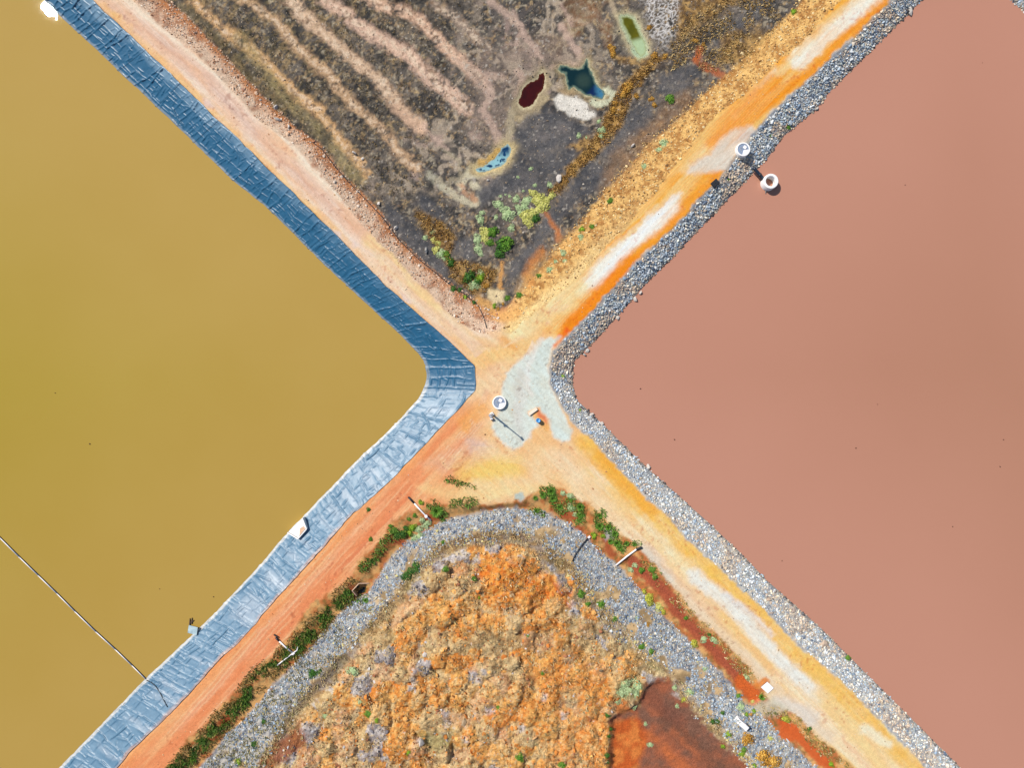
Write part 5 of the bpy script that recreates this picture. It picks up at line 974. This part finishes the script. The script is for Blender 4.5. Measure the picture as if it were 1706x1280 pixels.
# intake ring standing in the pink pond
ir = empty('intake_ring', W(1279, 306, ZR), 'open concrete ring standing in the pink water', 'concrete ring')
hz_ = 1.25; ro, ri = 1.0, .68
sub('concrete_ring', MB().lathe((0, 0, 0), [(ro, -1.2), (ro, hz_ - .04), (ro - .04, hz_), (ri + .03, hz_), (ri, hz_ - .03), (ri, -1.2)], 44), M_CONC, ir, True)
sub('step_iron', MB().tube([(ri, .1, .9), (ri - .14, .1, .9), (ri - .14, -.1, .9), (ri, -.1, .9)], .02, 6), M_STEEL, ir)
pr = empty('inlet_pipe', W(1256, 282, -.9), 'dark pipe running from the rock bank to the concrete ring', 'pipe')
a_ = Vector((0, 0, .25)); b_ = W(1274.5, 301.5, ZR + .55) - pr.location
sub('pipe', MB().tube([a_ - (b_ - a_) * .1, a_, a_.lerp(b_, .5), b_], [.22, .23, .235, .24], 14), M_NAVY, pr, True)
sub('coupling', MB().tube([a_.lerp(b_, .45), a_.lerp(b_, .55)], .275, 14), M_BLACK, pr, True); sub('support_post', MB().tube([a_.lerp(b_, .6) + Vector((0, 0, -.1)), a_.lerp(b_, .6) + Vector((0, 0, -1.4))], .07, 8), M_STEEL, pr)
# black cover at the rock edge
bc = empty('pit_cover', on(1191.5, 305, .12), 'small black square cover at the road edge of the rock bank', 'pit cover', rz=math.radians(42))
sub('frame', MB().box((0, 0, -.05), (1.02, .78, .2), bev=.02), M_BLACK, bc); sub('lid', MB().box((0, 0, .07), (.9, .66, .05), bev=.01), M_BLACK, bc); sub('handle', MB().tube([(-.1, 0, .09), (-.1, 0, .14), (.1, 0, .14), (.1, 0, .09)], .012, 6), M_BLACK, bc)
# mast
mr = empty('lamp_mast', on(819.5, 690.5), 'slender light mast on a white footing beside the junction manhole', 'light mast')
sub('footing', MB().box((0, 0, .12), (.5, .5, .34), .6, bev=.03), M_CONC, mr); sub('cabinet', MB().box((-.06, -.56, .3), (.34, .26, .6), .2, bev=.03), M_WHITE, mr)
sub('lower_pole', MB().tube([(0, 0, .2), (0, 0, 3.2)], [.13, .12], 12), M_STEEL, mr, True); sub('upper_pole', MB().tube([(0, 0, 3.15), (0, 0, 6.1)], [.075, .065], 10), M_STEEL, mr, True)
hd = sub('lamp_head', MB().box((.0, 0, 6.2), (.56, .3, .16), 2.2, .8, .03), M_STEEL, mr); sub('collar', MB().lathe((0, 0, 3.15), [(.13, -.08), (.13, .08), (.05, .09)], 12), M_STEEL, mr); sub('sensor', MB().box((-.0, -.2, 2.6), (.16, .16, .22), bev=.02), M_WHITE, mr)
sub('cross_arm', MB().tube([(-.18, -.2, 2.9), (.18, .2, 2.9)], .025, 6), M_STEEL, mr)
# slab and drum
cs_ = empty('marker_slab', on(888, 686), 'low cream concrete kerb block on the pale gravel pad', 'concrete block', rz=math.radians(36))
sub('block', MB().box((0, 0, .12), (1.34, .38, .34), bev=.03), M_CREAM, cs_); sub('base_strip', MB().box((0, 0, -.02), (1.44, .48, .1)), M_RUST, cs_)
dr = empty('drum', on(896.5, 700.5), 'blue plastic drum standing upright on the gravel pad', 'drum')
sub('body', MB().lathe((0, 0, 0), [(.001, 0), (.27, .0), (.285, .03), (.285, .28), (.3, .3), (.285, .32), (.285, .6), (.3, .62), (.285, .64), (.285, .87), (.27, .9), (.255, .9), (.25, .88), (.001, .88)], 28), M_BLUE, dr, True)
sub('bung', MB().lathe((.14, .05, .88), [(.04, 0), (.04, .03), (.001, .03)], 10), M_WHITE, dr); sub('bung', MB().lathe((-.14, -.04, .88), [(.03, 0), (.03, .025), (.001, .025)], 10), M_BLACK, dr)
# chute on the liner
def wall_between(mb, p, q, th, z0, z1, z0b=None, z1b=None):
    p = Vector((p[0], p[1])); q = Vector((q[0], q[1])); n = Vector((-(q - p).y, (q - p).x)).normalized() * th / 2
    z0b = z0 if z0b is None else z0b; z1b = z1 if z1b is None else z1b; b = len(mb.v)
    for (pt, s_, za, zb) in ((p, 1, z0, z1), (p, -1, z0, z1), (q, -1, z0b, z1b), (q, 1, z0b, z1b)):
        mb.v.append((pt.x + n.x * s_, pt.y + n.y * s_, za)); mb.v.append((pt.x + n.x * s_, pt.y + n.y * s_, zb))
    for i in range(4):
        j = (i + 1) % 4; mb.f.append((b + 2 * i, b + 2 * j, b + 2 * j + 1, b + 2 * i + 1))
    mb.f.append((b, b + 2, b + 4, b + 6)); mb.f.append((b + 1, b + 3, b + 5, b + 7)); return mb
zc_ = -1.25
A_, B_, C_, D_ = (W(505, 863, zc_), W(512.5, 880.5, zc_), W(498, 897, zc_), W(480, 887, zc_)); ch = empty('outlet_chute', W(498, 881, zc_), 'pale concrete outlet chute set into the lower liner at the water edge', 'outlet chute'); o_ = ch.location
A2, B2, C2, D2 = (tuple((p - o_)[:2]) for p in (A_, B_, C_, D_))
sub('floor_slab', MB().prism([A2, B2, C2, D2][::-1], -1.0, .03), M_CONC, ch)
sub('side_wall', wall_between(MB(), A2, B2, .13, -.9, .42, -.9, .55), M_CONC, ch); sub('back_wall', wall_between(MB(), B2, C2, .13, -.9, .56), M_CONC, ch); sub('side_wall', wall_between(MB(), C2, D2, .13, -.9, .55, -.9, .35), M_CONC, ch)
inset = lambda p, k_: (p[0] * k_, p[1] * k_)
sub('dark_strip', wall_between(MB(), inset(B2, .88), inset(C2, .88), .07, .03, .10), M_BLACK, ch); sub('dark_strip', wall_between(MB(), inset(A2, .88), inset(B2, .88), .07, .03, .10), M_BLACK, ch)  # thin black strips along the inner base of two walls
mC = W(504, 886, zc_) - o_; sub('stain_panel', MB().prism([tuple((W(*q, zc_) - o_)[:2]) for q in ((499, 893), (509, 881), (506, 877), (500, 881))], .035, .045), M_RUST, ch)
# dark headwall
hw = empty('culvert_headwall', on(601, 985, -.02), 'brown rimmed culvert headwall with black shaded pit beside the hedge', 'headwall'); o_ = hw.location
zt = 1.35; q_ = [tuple((W(*p, o_.z + zt) - o_)[:2]) for p in ((613.5, 974.5), (597.5, 973), (586.5, 985), (592.5, 996))]
for i, n_ in enumerate(('wing_wall', 'back_wall', 'wing_wall')):
    sub(n_, wall_between(MB(), q_[i], q_[i + 1], .12, -.6, zt if i else .8, -.6, zt if i < 2 else .8), M_RUST, hw)
bw = Vector(((q_[1][0] + q_[2][0]) / 2, (q_[1][1] + q_[2][1]) / 2)); nrm = Vector((q_[1][1] - q_[2][1], -(q_[1][0] - q_[2][0]))).normalized()
if nrm.x < 0: nrm = -nrm
sub('pipe_mouth', MB().tube([(bw.x + nrm.x * .02, bw.y + nrm.y * .02, .25), (bw.x + nrm.x * .3, bw.y + nrm.y * .3, .25)], .32, 16), M_BLACK, hw)
sub('shade_floor', MB().prism([q_[1], q_[2], (q_[3][0] + .1, q_[3][1] + .1), (.4, -.2), (.8, .55)][::-1], -.05, .06), M_BLACK, hw)  # black floor sheet stands in for the shade inside the pit
# square slab
q4 = [W(*p, 0) for p in ((1277.6, 1136), (1288, 1146), (1278, 1155), (1267, 1145))]; sq = empty('concrete_slab', on(1277.5, 1145.5), 'square white concrete slab at the road verge', 'concrete slab'); o_ = sq.location
rel = [tuple((p - o_)[:2]) for p in q4]
sub('plinth', MB().prism([inset(p, .97) for p in rel][::-1], -.3, .14), M_BLACK, sq); sub('cover', MB().prism([inset(p, 1.0) for p in rel][::-1], .14, .24), M_WHITE, sq); sub('lifting_eye', MB().tube([(-.1, 0, .24), (-.1, 0, .3), (.1, 0, .3), (.1, 0, .24)], .02, 6), M_STEEL, sq)
# outlet box with its wire loops
ob = empty('outlet_box', on(1234, 1203, 0), 'white outlet box with dark open side on white gravel', 'outlet box', rz=math.radians(-42))
sub('back_panel', MB().box((-.1, .18, .5), (1.5, .14, 1.1), bev=.02), M_WHITE, ob); sub('side_panel', MB().box((.72, -.08, .45), (.12, .66, 1.0)), M_WHITE, ob); sub('top_panel', MB().box((.1, -.02, 1.08), (.7, .5, .06)), M_WHITE, ob)
sub('cabinet', MB().box((.42, .0, .62), (.6, .58, 1.24), bev=.02), M_WHITE, ob); sub('door_panel', MB().box((.42, -.3, .62), (.48, .03, 1.0)), M_NAVY, ob)
sub('base', MB().box((-.1, -.1, .03), (1.6, .8, .1)), M_CONC, ob); sub('spout', MB().tube([(.3, -.1, .35), (.95, -.15, .25)], .17, 12), M_NAVY, ob)
wl = empty('wire_loop', on(1247, 1200, .05), 'bent wire loop beside the white outlet box', 'wire'); pts = [W(x, y, z1(x, y) + .06 + dz) - wl.location for x, y, dz in ((1220, 1201, 0), (1222, 1194, .1), (1230, 1191, .2), (1236, 1196, .2), (1246, 1197, .1), (1246, 1206, .1), (1256, 1207, 0), (1262, 1212, 0))]
sub('wire', MB().tube(pts, .022, 6), M_STEEL, wl, True)
# white pipes
def pipe_thing(name, label, pts, r, black=0, extra=None):
    rt = empty(name, on(*pts[0]), label, 'pipe'); P = [on(x, y, r + .02 + dz) - rt.location for x, y, dz in [(p + (0,))[:3] for p in pts]]
    if black: sub('black_sleeve', MB().tube(P[:black + 1], r * 1.25, 10), M_BLACK, rt, True)
    sub('pipe', MB().tube(P[black:], r, 12), M_WHITE, rt, True)
    if extra: extra(rt, P)
    return rt
def on(px_, py_, dz=0.0): zz = z1(px_, py_); return W(px_, py_, zz + dz)
pipe_thing('white_pipe', 'white pipe with black end sloping from the orange road to the drain, upper of two', [(680, 828.5, .1), (690, 839, .08), (700, 850, .05), (710, 860.5, .05), (718, 867.5, .0)], .10, 1, lambda rt, P: sub('coupling', MB().lathe(tuple(P[3]), [(.001, .2), (.2, .2), (.22, 0), (.2, -.25)], 12), M_WHITE, rt))
def tee(rt, P):
    Q = [on(x, y, .22) - rt.location for x, y in ((462, 1109), (475, 1099), (488.5, 1089), (495, 1084), (496, 1078.5))]; sub('branch_pipe', MB().tube(Q, .085, 10), M_WHITE, rt, True)
    sub('tee_joint', MB().box(tuple(P[-1]), (.36, .36, .3), .8, bev=.05), M_WHITE, rt); k = [on(x, y, .2) - rt.location for x, y in ((456, 1058), (463, 1062.5))]; sub('black_sleeve', MB().tube(k, .09, 8), M_BLACK, rt)
pipe_thing('white_pipe', 'white pipe joined to a crossing branch beside the orange road', [(459, 1063, .1), (465, 1069, .1), (476, 1079, .08), (488.5, 1089.5, .06)], .095, 1, tee)
pipe_thing('white_pipe', 'white pipe lying on grey rock right of the lime shrubs', [(1066, 913.5, .12), (1060, 916, .12), (1045, 927, .1), (1026, 942.5, .08)], .11, 0, lambda rt, P: sub('black_sleeve', MB().tube([P[0] + Vector((.25, .1, 0)), P[0], P[1]], .15, 10), M_BLACK, rt))
hs = empty('black_hose', on(981, 895), 'black hose curving across grey rock from a white fitting', 'hose'); P = [on(x, y, .18) - hs.location for x, y in ((980, 897), (970, 908), (963, 918), (957, 927.5), (954, 936))]
sub('hose', MB().tube(P, .09, 8), M_BLACK, hs, True); sub('fitting', MB().tube([P[0] + Vector((.25, .22, 0)), P[0]], .15, 10), M_WHITE, hs)
hs = empty('black_hose', on(700, 430), 'long thin black hose along the toe of the pink rubble slope', 'hose'); hp = [(520, 236), (537, 249), (562, 282), (592, 315), (635, 359), (667, 402), (692, 427), (747, 472), (777, 492), (797, 510), (805, 527), (811, 547)]
fine = [tuple(np.array(hp[i]) * (1 - t_) + np.array(hp[i + 1]) * t_) for i in range(len(hp) - 1) for t_ in (0, .25, .5, .75)] + [hp[-1]]
sub('hose', MB().tube([on(x, y, .10) - hs.location for x, y in fine], .05, 6), M_BLACK, hs, True)
# floating pipeline on the brown pond
fp = empty('floating_pipeline', W(120, 1015, ZL), 'thin white pipeline floating across the brown pond', 'pipeline'); fpts = [(-130, 770), (-60, 838), (0, 897), (32, 929), (64, 960), (95, 990), (125, 1020), (160, 1054), (192, 1083), (220, 1110), (243, 1133)]
for i in range(len(fpts) - 1):
    a_, b_ = (W(*fpts[i], ZL + .09) - fp.location), (W(*fpts[i + 1], ZL + .09) - fp.location); sub('pipe_section', MB().tube([a_, a_.lerp(b_, .985)], .05, 10), M_WHITE, fp, True); sub('float_collar', MB().tube([a_.lerp(b_, -.012), a_.lerp(b_, .012)], .085, 10), M_CONC, fp)
n_ = Vector((.7, .71, 0)) * .11; sub('dark_line', MB().tube([W(x, y, ZL + .06) - fp.location + n_ for x, y in fpts], .05, 6), M_NAVY, fp)  # thin dark line laid along one side of the pipeline
hs = empty('black_rope', W(262, 1150, -1), 'black rope climbing the lower liner from the floating pipeline', 'rope')
def lz(x, y):                                      # height on the liner
    i = np.unravel_index(np.argmin((PXl - x) ** 2 + (PYl - y) ** 2), PXl.shape); return float(zl[i])
sub('rope', MB().tube([W(x, y, lz(x, y) + .07) - hs.location for x, y in ((244, 1134), (252, 1138), (259, 1144), (266, 1154), (272, 1166), (279, 1179))], .05, 6), M_BLACK, hs, True)
# scrap at the water's edge
scx, scy = np.meshgrid(np.linspace(0, 1, 9), np.linspace(0, 1, 9)); spx = 314.5 + scx * 15 - scy * 2; spy = 1042 + scy * 13 + scx * 4
sz_ = ZL + .04 + .25 * pn(scx * 8, scy * 8, 2, 91, 2) + .5 * scx * (1 - .4 * scy); i = np.arange(81).reshape(9, 9); f = np.stack([i[:-1, :-1], i[:-1, 1:], i[1:, 1:], i[1:, :-1]], -1).reshape(-1, 4)
sr = empty('liner_scrap', W(320, 1048, ZL), 'torn pale scrap of liner with dark sticks at the edge of the brown pond', 'liner scrap'); mesh_obj('sheet', Wa(spx, spy, sz_).reshape(-1, 3) - np.array(sr.location), f, M_LINER, np.repeat(alb(186, 208, 216)[None], 81, 0), sr)
for p, q in (((316, 1042), (316.5, 1031)), ((319, 1040), (320, 1030)), ((318, 1038), (323, 1034))): sub('stick', MB().tube([W(*p, ZL + .1) - sr.location, W(*q, ZL + .08) - sr.location], [.1, .05], 6), M_DARKSTEM, sr)
# specks adrift
for nm, lst, zz in (('salmon pink', [(1637, 104), (1508, 308), (1462, 674), (1426, 747), (1672, 733), (1666, 778), (1587, 878), (1303, 935), (1067, 648), (1124, 733)], ZR), ('brown', [(266, 982), (92, 655), (150, 740), (356, 995)], ZL)):
    lst = sorted(lst)
    for k, (x, y) in enumerate(lst):
        v, Fq = stones_geo(np.zeros((1, 3)), np.array([random.uniform(.16, .26)]), rg); o = mesh_obj('floating_debris', v[0], Fq, M_STONE, np.repeat(alb(96, 62, 50)[None], 12, 0), smooth=False); o.location = W(x, y, zz + .02); tag(o, f'{ORD[k]} tiny dark speck of debris from the left floating on the {nm} pond', 'debris', f'specks floating on the {nm} pond')
